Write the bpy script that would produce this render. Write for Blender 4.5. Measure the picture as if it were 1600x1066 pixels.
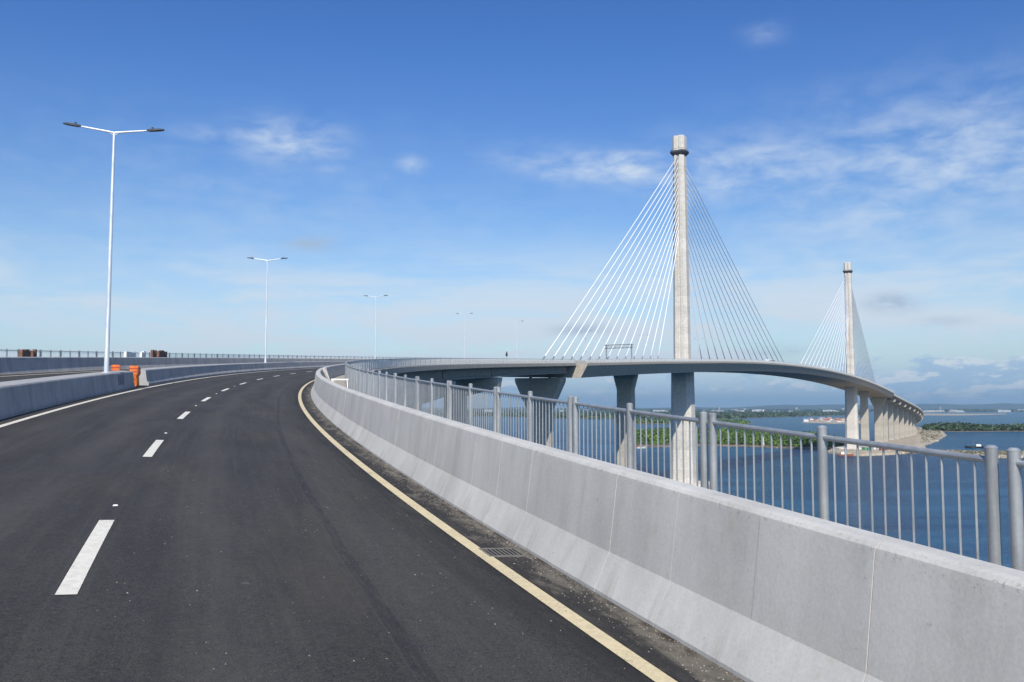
import bpy, math, random
import numpy as np
random.seed(7)
RNG = np.random.default_rng(11)
R = math.radians
scene = bpy.context.scene
for o in list(bpy.data.objects):
    bpy.data.objects.remove(o, do_unlink=True)
col = scene.collection

# ------------------------------------------------------------------ camera
CAM_Z = 34.0
FPX = 1420.0
cam_d = bpy.data.cameras.new('camera')
cam = bpy.data.objects.new('camera', cam_d)
col.objects.link(cam)
cam_d.sensor_width = 36.0
cam_d.lens = FPX / 1600 * 36.0
cam_d.clip_start = 0.1
cam_d.clip_end = 90000
PITCH = math.atan((638 - 533) / FPX)
cam.location = (0, 0, CAM_Z)
cam.rotation_euler = (math.pi / 2 + PITCH, 0, 0)
scene.camera = cam

# ------------------------------------------------------------------ light and sky
SUN_AZ, SUN_EL = 180.0, 40.0          # azimuth clockwise from +Y (the way the camera looks)
sd = bpy.data.lights.new('sun', 'SUN')
sd.energy = 5.0
sd.angle = R(0.53)
sd.color = (1.0, 0.935, 0.825)
sun = bpy.data.objects.new('sun', sd)
col.objects.link(sun)
sun.location = (0, -60, 160)
sun.rotation_euler = (R(90 - SUN_EL), 0, R(180 - SUN_AZ))
# check: the lamp shines along -Z of its own frame, rotated so that light comes from azimuth SUN_AZ
sv = (math.sin(R(SUN_AZ)) * math.cos(R(SUN_EL)), math.cos(R(SUN_AZ)) * math.cos(R(SUN_EL)), math.sin(R(SUN_EL)))
from mathutils import Vector
sun.rotation_euler = Vector(sv).to_track_quat('Z', 'Y').to_euler()

scene.cycles.caustics_reflective = False; scene.cycles.max_bounces = 6; scene.cycles.diffuse_bounces = 3; scene.cycles.glossy_bounces = 3
scene.view_settings.view_transform = 'Standard'
scene.view_settings.look = 'None'
scene.view_settings.exposure = 0.0
scene.view_settings.gamma = 1.0
scene.view_settings.use_curve_mapping = False

class NT:
    """small helper for building node trees"""
    def __init__(s, tree):
        s.t = tree; s.n = tree.nodes; s.l = tree.links
    def node(s, typ, **kw):
        n = s.n.new(typ)
        for k, v in kw.items(): setattr(n, k, v)
        return n
    def put(s, sock, v):
        if hasattr(v, 'is_output'): s.l.new(v, sock)
        elif v is not None:
            if sock.type == 'RGBA' and len(v) == 3: v = (*v, 1)
            sock.default_value = v
    def math(s, op, a, b=None, c=None, clamp=False):
        n = s.node('ShaderNodeMath', operation=op, use_clamp=clamp)
        s.put(n.inputs[0], a)
        if b is not None: s.put(n.inputs[1], b)
        if c is not None: s.put(n.inputs[2], c)
        return n.outputs[0]
    def mix(s, f, a, b, mode='MIX'):
        n = s.node('ShaderNodeMix', data_type='RGBA', blend_type=mode)
        s.put(n.inputs[0], f); s.put(n.inputs[6], a); s.put(n.inputs[7], b)
        return n.outputs[2]
    def ramp(s, v, lo, hi, a=0.0, b=1.0, smooth=True):
        n = s.node('ShaderNodeMapRange', interpolation_type='SMOOTHSTEP' if smooth else 'LINEAR')
        s.put(n.inputs[0], v); s.put(n.inputs[1], lo); s.put(n.inputs[2], hi); s.put(n.inputs[3], a); s.put(n.inputs[4], b)
        return n.outputs[0]
    def noise(s, vec, scale, detail=4, rough=0.55, dist=0.0):
        n = s.node('ShaderNodeTexNoise')
        if vec is not None: s.put(n.inputs['Vector'], vec)
        n.inputs['Scale'].default_value = scale; n.inputs['Detail'].default_value = detail
        n.inputs['Roughness'].default_value = rough; n.inputs['Distortion'].default_value = dist
        return n.outputs['Fac']
    def xyz(s, x, y, z):
        n = s.node('ShaderNodeCombineXYZ'); s.put(n.inputs[0], x); s.put(n.inputs[1], y); s.put(n.inputs[2], z); return n.outputs[0]
    def sep(s, v):
        n = s.node('ShaderNodeSeparateXYZ'); s.put(n.inputs[0], v); return n.outputs
    def mapv(s, v, scale=(1, 1, 1), loc=(0, 0, 0)):
        n = s.node('ShaderNodeMapping'); s.put(n.inputs['Vector'], v)
        n.inputs['Scale'].default_value = scale; n.inputs['Location'].default_value = loc
        return n.outputs[0]

def px_dir(u, v):
    d = Vector(((u - 800) / FPX, 1.0, (533 - v) / FPX))
    c, s_ = math.cos(PITCH), math.sin(PITCH)
    return Vector((d.x, d.y * c - d.z * s_, d.y * s_ + d.z * c)).normalized()

def build_world():
    w = bpy.data.worlds.new('World'); scene.world = w; w.use_nodes = True
    t = NT(w.node_tree); t.n.clear()
    out = t.node('ShaderNodeOutputWorld'); bg = t.node('ShaderNodeBackground')
    t.l.new(bg.outputs[0], out.inputs[0])
    STR = 0.095
    bg.inputs[1].default_value = STR
    sky = t.node('ShaderNodeTexSky', sky_type='NISHITA')
    sky.sun_disc = False
    sky.sun_elevation = R(SUN_EL); sky.sun_rotation = R(SUN_AZ)
    sky.altitude = 30; sky.air_density = 1.0; sky.dust_density = 0.9; sky.ozone_density = 1.9
    # the camera's contrast and colour: a gamma on the sky's own radiance
    base = t.mix(1.0, sky.outputs[0], (0.95 * STR, 1.0 * STR, 1.06 * STR), 'MULTIPLY')
    gm = t.node('ShaderNodeGamma'); t.put(gm.inputs[0], base); gm.inputs[1].default_value = 1.36
    base = t.mix(1.0, gm.outputs[0], (1.52 / STR, 1.55 / STR, 1.55 / STR), 'MULTIPLY')
    co = t.node('ShaderNodeTexCoord').outputs['Generated']
    x, y, z = t.sep(co)
    base = t.mix(t.ramp(z, 0.14, 0.42), base, t.mix(1.0, base, (0.66, 0.92, 1.20), 'MULTIPLY'))
    zc = t.math('MAXIMUM', z, 0.0)
    az = t.math('ARCTAN2', x, y)
    el = t.math('ARCSINE', z)
    # thin high cloud on a flat layer
    den = t.math('ADD', zc, 0.10)
    pv = t.xyz(t.math('DIVIDE', x, den), t.math('DIVIDE', y, den), 0.37)
    warp = t.noise(pv, 0.7, 2, 0.5)
    pv2 = t.xyz(t.math('ADD', t.math('DIVIDE', x, den), t.math('MULTIPLY', warp, 0.9)), t.math('MULTIPLY', t.math('DIVIDE', y, den), 0.55), 0.2)
    n1 = t.noise(pv2, 1.05, 5, 0.55, 0.15)
    n2 = t.noise(pv2, 0.33, 3, 0.5)
    cir = t.math('MULTIPLY', t.ramp(n1, 0.47, 0.80), t.ramp(n2, 0.42, 0.66))
    cir = t.math('MULTIPLY', cir, t.ramp(el, R(21), R(6), 0.0, 1.0))
    cir = t.math('MULTIPLY', cir, 0.75)
    # milky veil low over the water
    n3 = t.noise(t.xyz(t.math('MULTIPLY', az, 5.0), t.math('MULTIPLY', el, 26.0), 1.7), 1.0, 6, 0.6, 0.3)
    veil = t.math('MULTIPLY', t.ramp(el, R(12.5), R(4.5)), t.ramp(n3, 0.36, 0.62, 0.25, 1.0))
    # named wisps and small clouds, each a soft patch broken up by noise
    pn = t.noise(t.xyz(t.math('MULTIPLY', az, 20.0), t.math('MULTIPLY', el, 50.0), 3.1), 1.0, 6, 0.58, 0.2)
    def patch(u, v, wx, wy, gain, tilt=0.0, lo=0.24, hi=0.84):
        d = px_dir(u, v); a0 = math.atan2(d.x, d.y); e0 = math.asin(d.z)
        da = t.math('SUBTRACT', az, a0); de = t.math('SUBTRACT', el, e0)
        de2 = t.math('ADD', de, t.math('MULTIPLY', da, -tilt))
        q = t.math('ADD', t.math('POWER', t.math('DIVIDE', da, wx / FPX), 2.0), t.math('POWER', t.math('DIVIDE', de2, wy / FPX), 2.0))
        m = t.math('EXPONENT', t.math('MULTIPLY', q, -1.0))
        return t.math('MULTIPLY', t.math('MULTIPLY', m, t.ramp(pn, lo, hi)), gain)
    wh = None
    for a in [(455, 222, 80, 30, 1.1), (345, 214, 75, 14, 0.5), (642, 258, 26, 15, 0.6), (500, 262, 60, 12, 0.35),
              (960, 262, 150, 26, 1.1, -0.06), (1180, 265, 190, 50, 0.8), (1480, 250, 260, 85, 0.85), (1370, 330, 200, 60, 0.65),
              (1195, 52, 30, 14, 0.35), (640, 362, 40, 10, 0.3), (330, 500, 210, 42, 0.8), (560, 520, 170, 30, 0.6), (120, 505, 160, 36, 0.55),
              (1240, 450, 330, 90, 0.5), (420, 330, 480, 110, 0.22), (1400, 370, 340, 90, 0.35), (250, 450, 330, 60, 0.4), (1480, 520, 190, 34, 0.8)]:
        b = patch(*a); wh = b if wh is None else t.math('MAXIMUM', wh, b)
    gr = None
    for a in [(490, 381, 40, 10, 0.8), (1392, 474, 36, 13, 1.1), (908, 516, 45, 9, 0.7), (1470, 502, 40, 7, 0.4), (1215, 546, 60, 10, 0.5)]:
        b = patch(*a, lo=0.28, hi=0.62); gr = b if gr is None else t.math('MAXIMUM', gr, b)
    # low cumulus bank near the horizon
    cv = t.xyz(t.math('MULTIPLY', az, 24.0), t.math('MULTIPLY', el, 60.0), 5.3)
    c1 = t.noise(cv, 1.0, 6, 0.6, 0.1)
    cv_up = t.xyz(t.math('MULTIPLY', az, 24.0), t.math('ADD', t.math('MULTIPLY', el, 60.0), 0.42), 5.3)
    c2 = t.noise(cv_up, 1.0, 4, 0.6, 0.1)
    bank = t.math('ADD', t.math('MULTIPLY', t.ramp(az, R(17), R(25)), 0.16), t.ramp(el, R(4.6), R(2.2), -0.75, 0.0))
    bank = t.math('ADD', bank, t.ramp(el, R(0.5), R(1.4), -0.08, 0.0))
    cum = t.ramp(t.math('ADD', c1, bank), 0.47, 0.60)
    shade = t.math('MULTIPLY', t.ramp(t.math('SUBTRACT', c1, c2), -0.01, 0.12), 0.85)
    def rgb(r, g, b): return (r / STR, g / STR, b / STR)
    c = t.mix(t.math('MINIMUM', t.math('ADD', cir, wh), 0.85), base, rgb(0.68, 0.78, 0.90))
    c = t.mix(veil, c, rgb(0.70, 0.795, 0.89))
    c = t.mix(t.ramp(el, R(3.8), R(0.4), 0.0, 0.85), c, rgb(0.47, 0.70, 0.90))
    c = t.mix(t.math('MINIMUM', gr, 0.8), c, rgb(0.40, 0.51, 0.67))
    cc = t.mix(shade, rgb(0.38, 0.57, 0.81), rgb(0.88, 0.92, 0.96))
    c = t.mix(t.math('MULTIPLY', cum, 0.75), c, cc)
    t.l.new(c, bg.inputs[0])
build_world()

OD, OY, OW, OB = 4.55, 8.259, 0.952, 8.785
# ------------------------------------------------------------------ materials
def new_mat(name):
    m = bpy.data.materials.new(name); m.use_nodes = True
    t = NT(m.node_tree); t.n.clear()
    out = t.node('ShaderNodeOutputMaterial'); p = t.node('ShaderNodeBsdfPrincipled')
    t.l.new(p.outputs[0], out.inputs[0])
    return m, t, p
def bump(t, p, h, strength, dist):
    b = t.node('ShaderNodeBump'); b.inputs['Strength'].default_value = strength; b.inputs['Distance'].default_value = dist
    t.put(b.inputs['Height'], h); t.l.new(b.outputs[0], p.inputs['Normal'])
def objco(t): return t.node('ShaderNodeTexCoord').outputs['Object']
def wpos(t): return t.node('ShaderNodeNewGeometry').outputs['Position']
def uvo(t): return t.node('ShaderNodeTexCoord').outputs['UV']

def mat_simple(name, c, rough=0.6, metal=0.0, var=0.12, scale=3.0, bs=0.0):
    m, t, p = new_mat(name)
    n = t.noise(wpos(t), scale, 5, 0.6)
    f = t.ramp(n, 0.3, 0.7, 1 - var, 1 + var)
    t.put(p.inputs['Base Color'], t.mix(1.0, c, t.xyz(f, f, f), 'MULTIPLY'))
    p.inputs['Roughness'].default_value = rough; p.inputs['Metallic'].default_value = metal
    if bs: bump(t, p, n, bs, 0.02)
    return m

def mat_concrete(name, c, streak=0.5, warm=(0.36, 0.31, 0.23), grain=1.0, blotch=0.8, lifts=False, stains=False):
    m, t, p = new_mat(name)
    w = wpos(t)
    big = t.noise(w, 0.9, 6, 0.6)
    st = t.noise(t.mapv(w, (3.2, 3.2, 0.25)), 1.0, 5, 0.6, 0.2)
    fine = t.noise(w, 42.0, 4, 0.7)
    pit = t.noise(w, 16.0, 3, 0.5)
    f = t.math('ADD', t.ramp(big, 0.3, 0.7, -0.13 * blotch, 0.13 * blotch), t.ramp(st, 0.3, 0.7, -0.20 * streak, 0.20 * streak))
    f = t.math('ADD', f, t.ramp(fine, 0.3, 0.7, -0.06 * grain, 0.06 * grain))
    if lifts:                                  # colour steps from one casting lift to the next
        zz = t.sep(w)[2]
        wn = t.node('ShaderNodeTexWhiteNoise', noise_dimensions='1D')
        t.put(wn.inputs['W'], t.math('FLOOR', t.math('DIVIDE', zz, 4.1)))
        f = t.math('ADD', f, t.ramp(wn.outputs['Value'], 0.0, 1.0, -0.06, 0.06))
        ln = t.math('ABSOLUTE', t.math('SUBTRACT', t.math('FRACT', t.math('DIVIDE', zz, 1.37)), 0.5))
        f = t.math('ADD', f, t.ramp(ln, 0.44, 0.49, 0.0, -0.10))
    f = t.math('ADD', f, 1.0)
    f = t.math('MULTIPLY', f, t.ramp(pit, 0.70, 0.76, 1.0, 0.78))
    colr = t.mix(1.0, c, t.xyz(f, f, f), 'MULTIPLY')
    wm = t.math('MULTIPLY', t.ramp(t.noise(w, 2.3, 7, 0.7), 0.56, 0.78), 0.35)
    colr = t.mix(wm, colr, warm)
    if stains:
        u, v, _ = t.sep(uvo(t)); au = t.math('ABSOLUTE', u)
        st2 = t.math('MULTIPLY', t.ramp(t.noise(t.xyz(0, t.math('MULTIPLY', v, 2.2), 3), 1.0, 6, 0.7), 0.50, 0.74), t.ramp(au, OB + 0.16, OB + 0.02))
        colr = t.mix(t.math('MULTIPLY', st2, 0.55), colr, (0.20, 0.16, 0.11))
        ed = t.math('MULTIPLY', t.ramp(t.math('ABSOLUTE', t.math('SUBTRACT', au, OB + 0.245)), 0.022, 0.008), t.ramp(t.noise(w, 24.0, 6, 0.75), 0.56, 0.66))
        colr = t.mix(t.math('MULTIPLY', ed, 0.6), colr, (0.19, 0.165, 0.13))
        vb = t.node('ShaderNodeTexVoronoi'); vb.inputs['Scale'].default_value = 21.0; t.l.new(w, vb.inputs['Vector'])
        bh = t.math('MULTIPLY', t.ramp(vb.outputs['Distance'], 0.11, 0.07), t.ramp(t.noise(w, 2.0, 4), 0.48, 0.6))
        colr = t.mix(t.math('MULTIPLY', bh, 0.55), colr, (0.16, 0.15, 0.135))
        dk = t.math('MULTIPLY', t.ramp(t.noise(t.mapv(w, (7, 7, 0.5)), 1.0, 6, 0.65), 0.58, 0.78), 0.10)
        colr = t.mix(dk, colr, (0.22, 0.225, 0.22))
    t.put(p.inputs['Base Color'], colr)
    p.inputs['Roughness'].default_value = 0.85
    p.inputs['Specular IOR Level'].default_value = 0.3
    bump(t, p, t.math('ADD', t.math('MULTIPLY', fine, 0.5), t.math('ADD', big, t.math('MULTIPLY', pit, 0.6))), 0.22, 0.010)
    return m

def mat_asphalt():
    m, t, p = new_mat('asphalt')
    u, v, _ = t.sep(uvo(t))
    w = wpos(t)
    agg = t.noise(w, 95.0, 3, 0.75)
    mid = t.noise(w, 9.0, 5, 0.65)
    lay = t.noise(t.xyz(t.math('MULTIPLY', u, 1.6), t.math('MULTIPLY', v, 0.22), 0), 1.0, 6, 0.62)
    f = t.math('ADD', t.ramp(agg, 0.32, 0.72, 0.40, 1.75), t.ramp(t.noise(w, 34.0, 4, 0.7), 0.3, 0.7, -0.24, 0.24))
    f = t.math('ADD', f, t.ramp(mid, 0.3, 0.7, -0.10, 0.10))
    f = t.math('MULTIPLY', f, t.ramp(lay, 0.28, 0.72, 0.84, 1.18))
    # wheel paths polished a little paler
    def band(c, wd):
        return t.ramp(t.math('ABSOLUTE', t.math('SUBTRACT', u, c)), wd, 0.0)
    wob = t.math('MULTIPLY', t.math('SUBTRACT', t.noise(t.xyz(0, t.math('MULTIPLY', v, 0.12), 0), 1.0, 2), 0.5), 0.5)
    uw = t.math('ADD', u, wob)
    for c in (1.9, 3.5, 5.6, 7.3, -1.9, -3.5, -5.6, -7.2):
        b = t.ramp(t.math('ABSOLUTE', t.math('SUBTRACT', uw, c)), 0.55, 0.0)
        f = t.math('ADD', f, t.math('MULTIPLY', b, 0.30))
    colr = t.mix(1.0, (0.0450, 0.0428, 0.0380), t.xyz(f, f, f), 'MULTIPLY')
    # brownish dusty tinge in drifts
    dr = t.math('MULTIPLY', t.ramp(t.noise(t.xyz(t.math('MULTIPLY', u, 0.7), t.math('MULTIPLY', v, 0.16), 4), 1.0, 6, 0.65), 0.46, 0.72), 0.45)
    colr = t.mix(dr, colr, (0.10, 0.085, 0.066))
    # paving seam and tyre streaks
    vv = t.ramp(v, 380.0, 412.0, 7.38, 6.78, smooth=False)
    sw = t.math('MULTIPLY', t.math('SUBTRACT', t.noise(t.xyz(0, v, 0), 0.6, 2), 0.5), 0.08)
    ds = t.math('ABSOLUTE', t.math('SUBTRACT', t.math('ADD', u, sw), vv))
    br = t.ramp(t.noise(t.xyz(t.math('MULTIPLY', u, 30.0), t.math('MULTIPLY', v, 2.0), 9), 1.0, 4, 0.6), 0.3, 0.6)
    colr = t.mix(t.math('MULTIPLY', t.math('MULTIPLY', t.ramp(ds, 0.10, 0.03), 0.50), br), colr, (0.020, 0.020, 0.022))
    colr = t.mix(t.math('MULTIPLY', t.math('MULTIPLY', t.ramp(t.math('ABSOLUTE', t.math('SUBTRACT', ds, 0.07)), 0.014, 0.003), 0.13), br), colr, (0.14, 0.135, 0.13))
    d2 = t.math('ABSOLUTE', t.math('SUBTRACT', t.math('ADD', u, sw), 4.44))
    colr = t.mix(t.math('MULTIPLY', t.ramp(d2, 0.02, 0.004), 0.12), colr, (0.11, 0.108, 0.105))
    # tar-dark band and silt in the gutter strip on both outer edges
    au = t.math('ABSOLUTE', u)
    gn = t.noise(t.xyz(t.math('MULTIPLY', u, 3.4), t.math('MULTIPLY', v, 0.9), 2), 1.0, 9, 0.72, 0.3)
    gut = t.ramp(au, 7.75, 8.25)
    colr = t.mix(t.math('MULTIPLY', gut, t.ramp(gn, 0.36, 0.56, 0.15, 0.85)), colr, (0.016, 0.0155, 0.016))
    silt = t.math('MULTIPLY', t.ramp(t.math('ADD', au, t.math('MULTIPLY', t.math('SUBTRACT', gn, 0.5), 2.2)), 8.42, 8.86), t.ramp(mid, 0.25, 0.6, 0.45, 1.0))
    colr = t.mix(t.math('MULTIPLY', silt, 0.85), colr, (0.20, 0.175, 0.138))
    root = t.ramp(t.math('ADD', au, t.math('MULTIPLY', t.math('SUBTRACT', gn, 0.5), 0.2)), 8.70, 8.77)
    colr = t.mix(t.math('MULTIPLY', root, t.ramp(t.noise(t.xyz(0, v, 5), 1.3, 4), 0.48, 0.58)), colr, (0.05, 0.034, 0.02))
    # pale scuffs and grit
    sc = t.ramp(t.noise(t.xyz(t.math('MULTIPLY', u, 3.0), t.math('MULTIPLY', v, 2.2), 7), 1.0, 8, 0.75), 0.655, 0.73)
    colr = t.mix(t.math('MULTIPLY', sc, 0.42), colr, (0.25, 0.225, 0.19))
    tk = t.ramp(t.noise(t.xyz(t.math('MULTIPLY', u, 9.0), t.math('MULTIPLY', v, 0.09), 12), 1.0, 5, 0.6), 0.48, 0.72)
    colr = t.mix(t.math('MULTIPLY', tk, 0.30), colr, (0.085, 0.078, 0.068))
    dk = t.ramp(t.noise(t.xyz(t.math('MULTIPLY', u, 2.2), t.math('MULTIPLY', v, 0.10), 15), 1.0, 5, 0.6), 0.52, 0.74)
    colr = t.mix(t.math('MULTIPLY', dk, 0.45), colr, (0.024, 0.023, 0.022))
    vo = t.node('ShaderNodeTexVoronoi'); vo.inputs['Scale'].default_value = 14.0; t.l.new(w, vo.inputs['Vector'])
    gm = t.math('MULTIPLY', t.ramp(vo.outputs['Distance'], 0.085, 0.05), t.ramp(t.noise(w, 3.0, 3), 0.5, 0.6))
    colr = t.mix(t.math('MULTIPLY', gm, 0.55), colr, (0.34, 0.32, 0.29))
    t.put(p.inputs['Base Color'], colr)
    t.put(p.inputs['Roughness'], t.ramp(mid, 0.3, 0.7, 0.72, 0.92))
    p.inputs['Specular IOR Level'].default_value = 0.35
    bump(t, p, t.math('ADD', agg, t.math('MULTIPLY', mid, 0.6)), 0.8, 0.010)
    return m

def mat_paint(name, c, wear=0.5):
    m, t, p = new_mat(name)
    w = wpos(t)
    n = t.noise(w, 13.0, 7, 0.7)
    big = t.noise(w, 1.7, 4, 0.6)
    f = t.ramp(n, 0.3, 0.7, 0.84, 1.1)
    colr = t.mix(1.0, c, t.xyz(f, f, f), 'MULTIPLY')
    wv = t.math('MULTIPLY', t.ramp(t.math('ADD', n, t.math('MULTIPLY', t.math('SUBTRACT', big, 0.5), 0.5)), 0.56, 0.72), wear)
    colr = t.mix(wv, colr, (0.22, 0.18, 0.13))
    chip = t.ramp(t.math('ADD', t.noise(w, 48.0, 5, 0.75), t.math('MULTIPLY', t.math('SUBTRACT', big, 0.5), 0.35)), 0.60, 0.66)
    colr = t.mix(t.math('MULTIPLY', chip, 0.75), colr, (0.06, 0.058, 0.055))
    t.put(p.inputs['Base Color'], colr); p.inputs['Roughness'].default_value = 0.7
    bump(t, p, n, 0.3, 0.004)
    return m

def mat_water():
    m, t, p = new_mat('sea_water')
    w = wpos(t)
    x, y, z = t.sep(w)
    dist = t.math('SQRT', t.math('ADD', t.math('MULTIPLY', x, x), t.math('MULTIPLY', y, y)))
    wv = t.mapv(w, (0.55, 1.25, 1))
    a = t.noise(wv, 0.42, 4, 0.6, 0.3)
    b = t.noise(t.mapv(w, (0.5, 1.3, 1), (31, 7, 0)), 0.10, 3, 0.55)
    c = t.noise(t.mapv(w, (0.012, 0.05, 1), (3, 9, 0)), 1.0, 5, 0.6)
    d = t.noise(t.mapv(w, (0.0012, 0.0045, 1), (3, 2, 0)), 1.0, 5, 0.6)
    h = t.math('ADD', t.math('MULTIPLY', a, 1.1), t.math('MULTIPLY', b, 1.7))
    calm = t.ramp(t.math('ADD', t.math('MULTIPLY', c, 0.5), t.math('MULTIPLY', d, 0.5)), 0.38, 0.62)
    bn = t.node('ShaderNodeBump'); bn.inputs['Distance'].default_value = 1.0
    t.put(bn.inputs['Strength'], t.math('ADD', t.math('MULTIPLY', calm, 0.45), 0.55))
    t.put(bn.inputs['Height'], h)
    deep = t.mix(calm, (0.006, 0.086, 0.172), (0.003, 0.044, 0.104))
    # paler green-blue shallows farther off, round the islands
    sh = t.math('MULTIPLY', t.ramp(dist, 800.0, 2600.0), t.ramp(d, 0.35, 0.62, 0.35, 1.0))
    base = t.mix(sh, deep, (0.040, 0.125, 0.185))
    t.n.remove(p)
    df = t.node('ShaderNodeBsdfDiffuse'); t.put(df.inputs[0], base); t.l.new(bn.outputs[0], df.inputs['Normal'])
    gl = t.node('ShaderNodeBsdfGlossy'); gl.inputs['Roughness'].default_value = 0.12; t.l.new(bn.outputs[0], gl.inputs['Normal'])
    fn = t.node('ShaderNodeFresnel'); fn.inputs['IOR'].default_value = 1.333; t.l.new(bn.outputs[0], fn.inputs['Normal'])
    # waves hide one another at low angles, so a ruffled sea never mirrors fully
    mx = t.node('ShaderNodeMixShader'); t.put(mx.inputs[0], t.math('MINIMUM', t.math('MULTIPLY', fn.outputs[0], 0.55), 0.36))
    t.l.new(df.outputs[0], mx.inputs[1]); t.l.new(gl.outputs[0], mx.inputs[2])
    out = [n for n in t.n if n.type == 'OUTPUT_MATERIAL'][0]; t.l.new(mx.outputs[0], out.inputs[0])
    return m

def mat_leaf(name, c1, c2):
    m, t, p = new_mat(name)
    w = wpos(t)
    n = t.noise(w, 0.09, 5, 0.6)
    n2 = t.noise(w, 0.9, 3, 0.6)
    oi = t.node('ShaderNodeAttribute'); oi.attribute_name = 'tone'
    f = t.math('ADD', t.math('MULTIPLY', n, 0.6), t.math('MULTIPLY', oi.outputs['Fac'], 0.5))
    colr = t.mix(t.ramp(f, 0.28, 0.80), c1, c2)
    g = t.ramp(n2, 0.3, 0.7, 0.8, 1.2)
    t.put(p.inputs['Base Color'], t.mix(1.0, colr, t.xyz(g, g, g), 'MULTIPLY'))
    p.inputs['Roughness'].default_value = 0.7
    return m

def mat_galv(name, c=(0.43, 0.445, 0.445), metal=0.5, rough=0.42):
    m, t, p = new_mat(name)
    w = wpos(t)
    vo = t.node('ShaderNodeTexVoronoi'); vo.inputs['Scale'].default_value = 45.0; t.l.new(w, vo.inputs['Vector'])
    n = t.noise(t.mapv(w, (6, 6, 1.5)), 1.0, 5, 0.6)
    f = t.math('ADD', t.ramp(vo.outputs['Color'], 0.0, 1.0, 0.95, 1.05), t.ramp(n, 0.3, 0.7, -0.08, 0.08))
    t.put(p.inputs['Base Color'], t.mix(1.0, c, t.xyz(f, f, f), 'MULTIPLY'))
    t.put(p.inputs['Roughness'], t.ramp(n, 0.3, 0.7, rough - 0.1, rough + 0.15))
    p.inputs['Metallic'].default_value = metal
    return m

M = {}
M['asphalt'] = mat_asphalt()
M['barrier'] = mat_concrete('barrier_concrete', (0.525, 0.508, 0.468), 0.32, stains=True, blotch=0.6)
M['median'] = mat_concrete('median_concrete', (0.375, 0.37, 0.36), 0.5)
M['deckc'] = mat_concrete('deck_concrete', (0.375, 0.335, 0.275), 0.5, grain=0.6)
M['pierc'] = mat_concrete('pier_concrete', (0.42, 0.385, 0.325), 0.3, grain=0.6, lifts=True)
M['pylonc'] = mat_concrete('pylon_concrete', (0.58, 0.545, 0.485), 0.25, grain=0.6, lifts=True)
M['girder'] = mat_concrete('girder_concrete', (0.30, 0.285, 0.26), 0.3, grain=0.4)
M['walk'] = mat_concrete('walkway_concrete', (0.47, 0.45, 0.42), 0.1)
M['white'] = mat_paint('white_road_paint', (0.76, 0.72, 0.61), 0.25)
M['yellow'] = mat_paint('cream_road_paint', (0.66, 0.555, 0.345), 0.45)
M['galv'] = mat_galv('galvanised_steel')
M['lamp'] = mat_galv('lamp_steel', (0.66, 0.70, 0.74), 0.35, 0.4)
M['dark'] = mat_simple('dark_metal', (0.05, 0.052, 0.058), 0.5)
M['steel'] = mat_simple('grey_steel', (0.24, 0.26, 0.28), 0.5, 0.2)
M['cable'] = mat_simple('cable_sheath', (0.80, 0.81, 0.82), 0.4, 0, 0.04, 0.2)
M['orange'] = mat_simple('orange_plastic', (0.66, 0.16, 0.025), 0.5, 0, 0.32, 9.0)
M['redplastic'] = mat_simple('red_plastic', (0.42, 0.05, 0.035), 0.5)
M['brownply'] = mat_simple('brown_plywood', (0.16, 0.085, 0.06), 0.8, 0, 0.35, 5.0)
M['offwhite'] = mat_simple('white_sheet', (0.72, 0.71, 0.66), 0.6)
M['stud'] = mat_simple('stud_reflector', (0.75, 0.74, 0.68), 0.3)
M['shadeplate'] = mat_simple('shadow_tone', (0.12, 0.125, 0.17), 0.6)  # blue-grey shade colour for the added plate on the median wall
M['plank'] = mat_simple('weathered_plank', (0.40, 0.38, 0.34), 0.8, 0, 0.25, 8.0)
M['grit'] = mat_simple('grit_stone', (0.26, 0.235, 0.20), 0.9, 0, 0.5, 60.0)
M['iron'] = mat_simple('cast_iron', (0.10, 0.10, 0.105), 0.6, 0.3, 0.3, 20)
M['dusty'] = mat_simple('dusty_iron', (0.15, 0.14, 0.125), 0.8, 0.0, 0.3, 20)
M['pit'] = mat_simple('drain_pit', (0.008, 0.008, 0.008), 0.9)
M['glass'] = mat_simple('dark_glass', (0.02, 0.025, 0.03), 0.12)
M['tyre'] = mat_simple('tyre_rubber', (0.02, 0.02, 0.02), 0.8)
M['whitecar'] = mat_simple('white_car_paint', (0.78, 0.78, 0.77), 0.3, 0, 0.03)
M['blackcar'] = mat_simple('black_car_paint', (0.02, 0.02, 0.025), 0.3, 0, 0.03)
M['water'] = mat_water()
M['leaf'] = mat_leaf('mangrove_leaf', (0.025, 0.062, 0.012), (0.125, 0.215, 0.030))
M['leaf_far'] = mat_leaf('far_leaf', (0.020, 0.042, 0.016), (0.060, 0.095, 0.032))
M['leaf_dry'] = mat_leaf('dry_leaf', (0.10, 0.095, 0.05), (0.20, 0.18, 0.09))
M['mud'] = mat_simple('mangrove_mud', (0.13, 0.105, 0.07), 0.9, 0, 0.4, 0.3)
M['sand'] = mat_simple('pale_sand', (0.40, 0.34, 0.25), 0.9, 0, 0.3, 0.12)
M['rock'] = mat_simple('shore_rock', (0.22, 0.18, 0.14), 0.9, 0, 0.5, 0.8)
M['hill'] = mat_simple('hill_forest', (0.045, 0.075, 0.05), 0.9, 0, 0.35, 0.0015)
M['town_ground'] = mat_simple('coast_scrub', (0.06, 0.08, 0.04), 0.9, 0, 0.5, 0.01)
for i, c in enumerate([(0.62, 0.60, 0.56), (0.70, 0.70, 0.70), (0.45, 0.40, 0.34), (0.36, 0.12, 0.07), (0.42, 0.20, 0.12), (0.30, 0.32, 0.36), (0.10, 0.28, 0.16)]):
    M['bld%d' % i] = mat_simple('building_paint_%d' % i, c, 0.8, 0, 0.15, 0.05)

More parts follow.
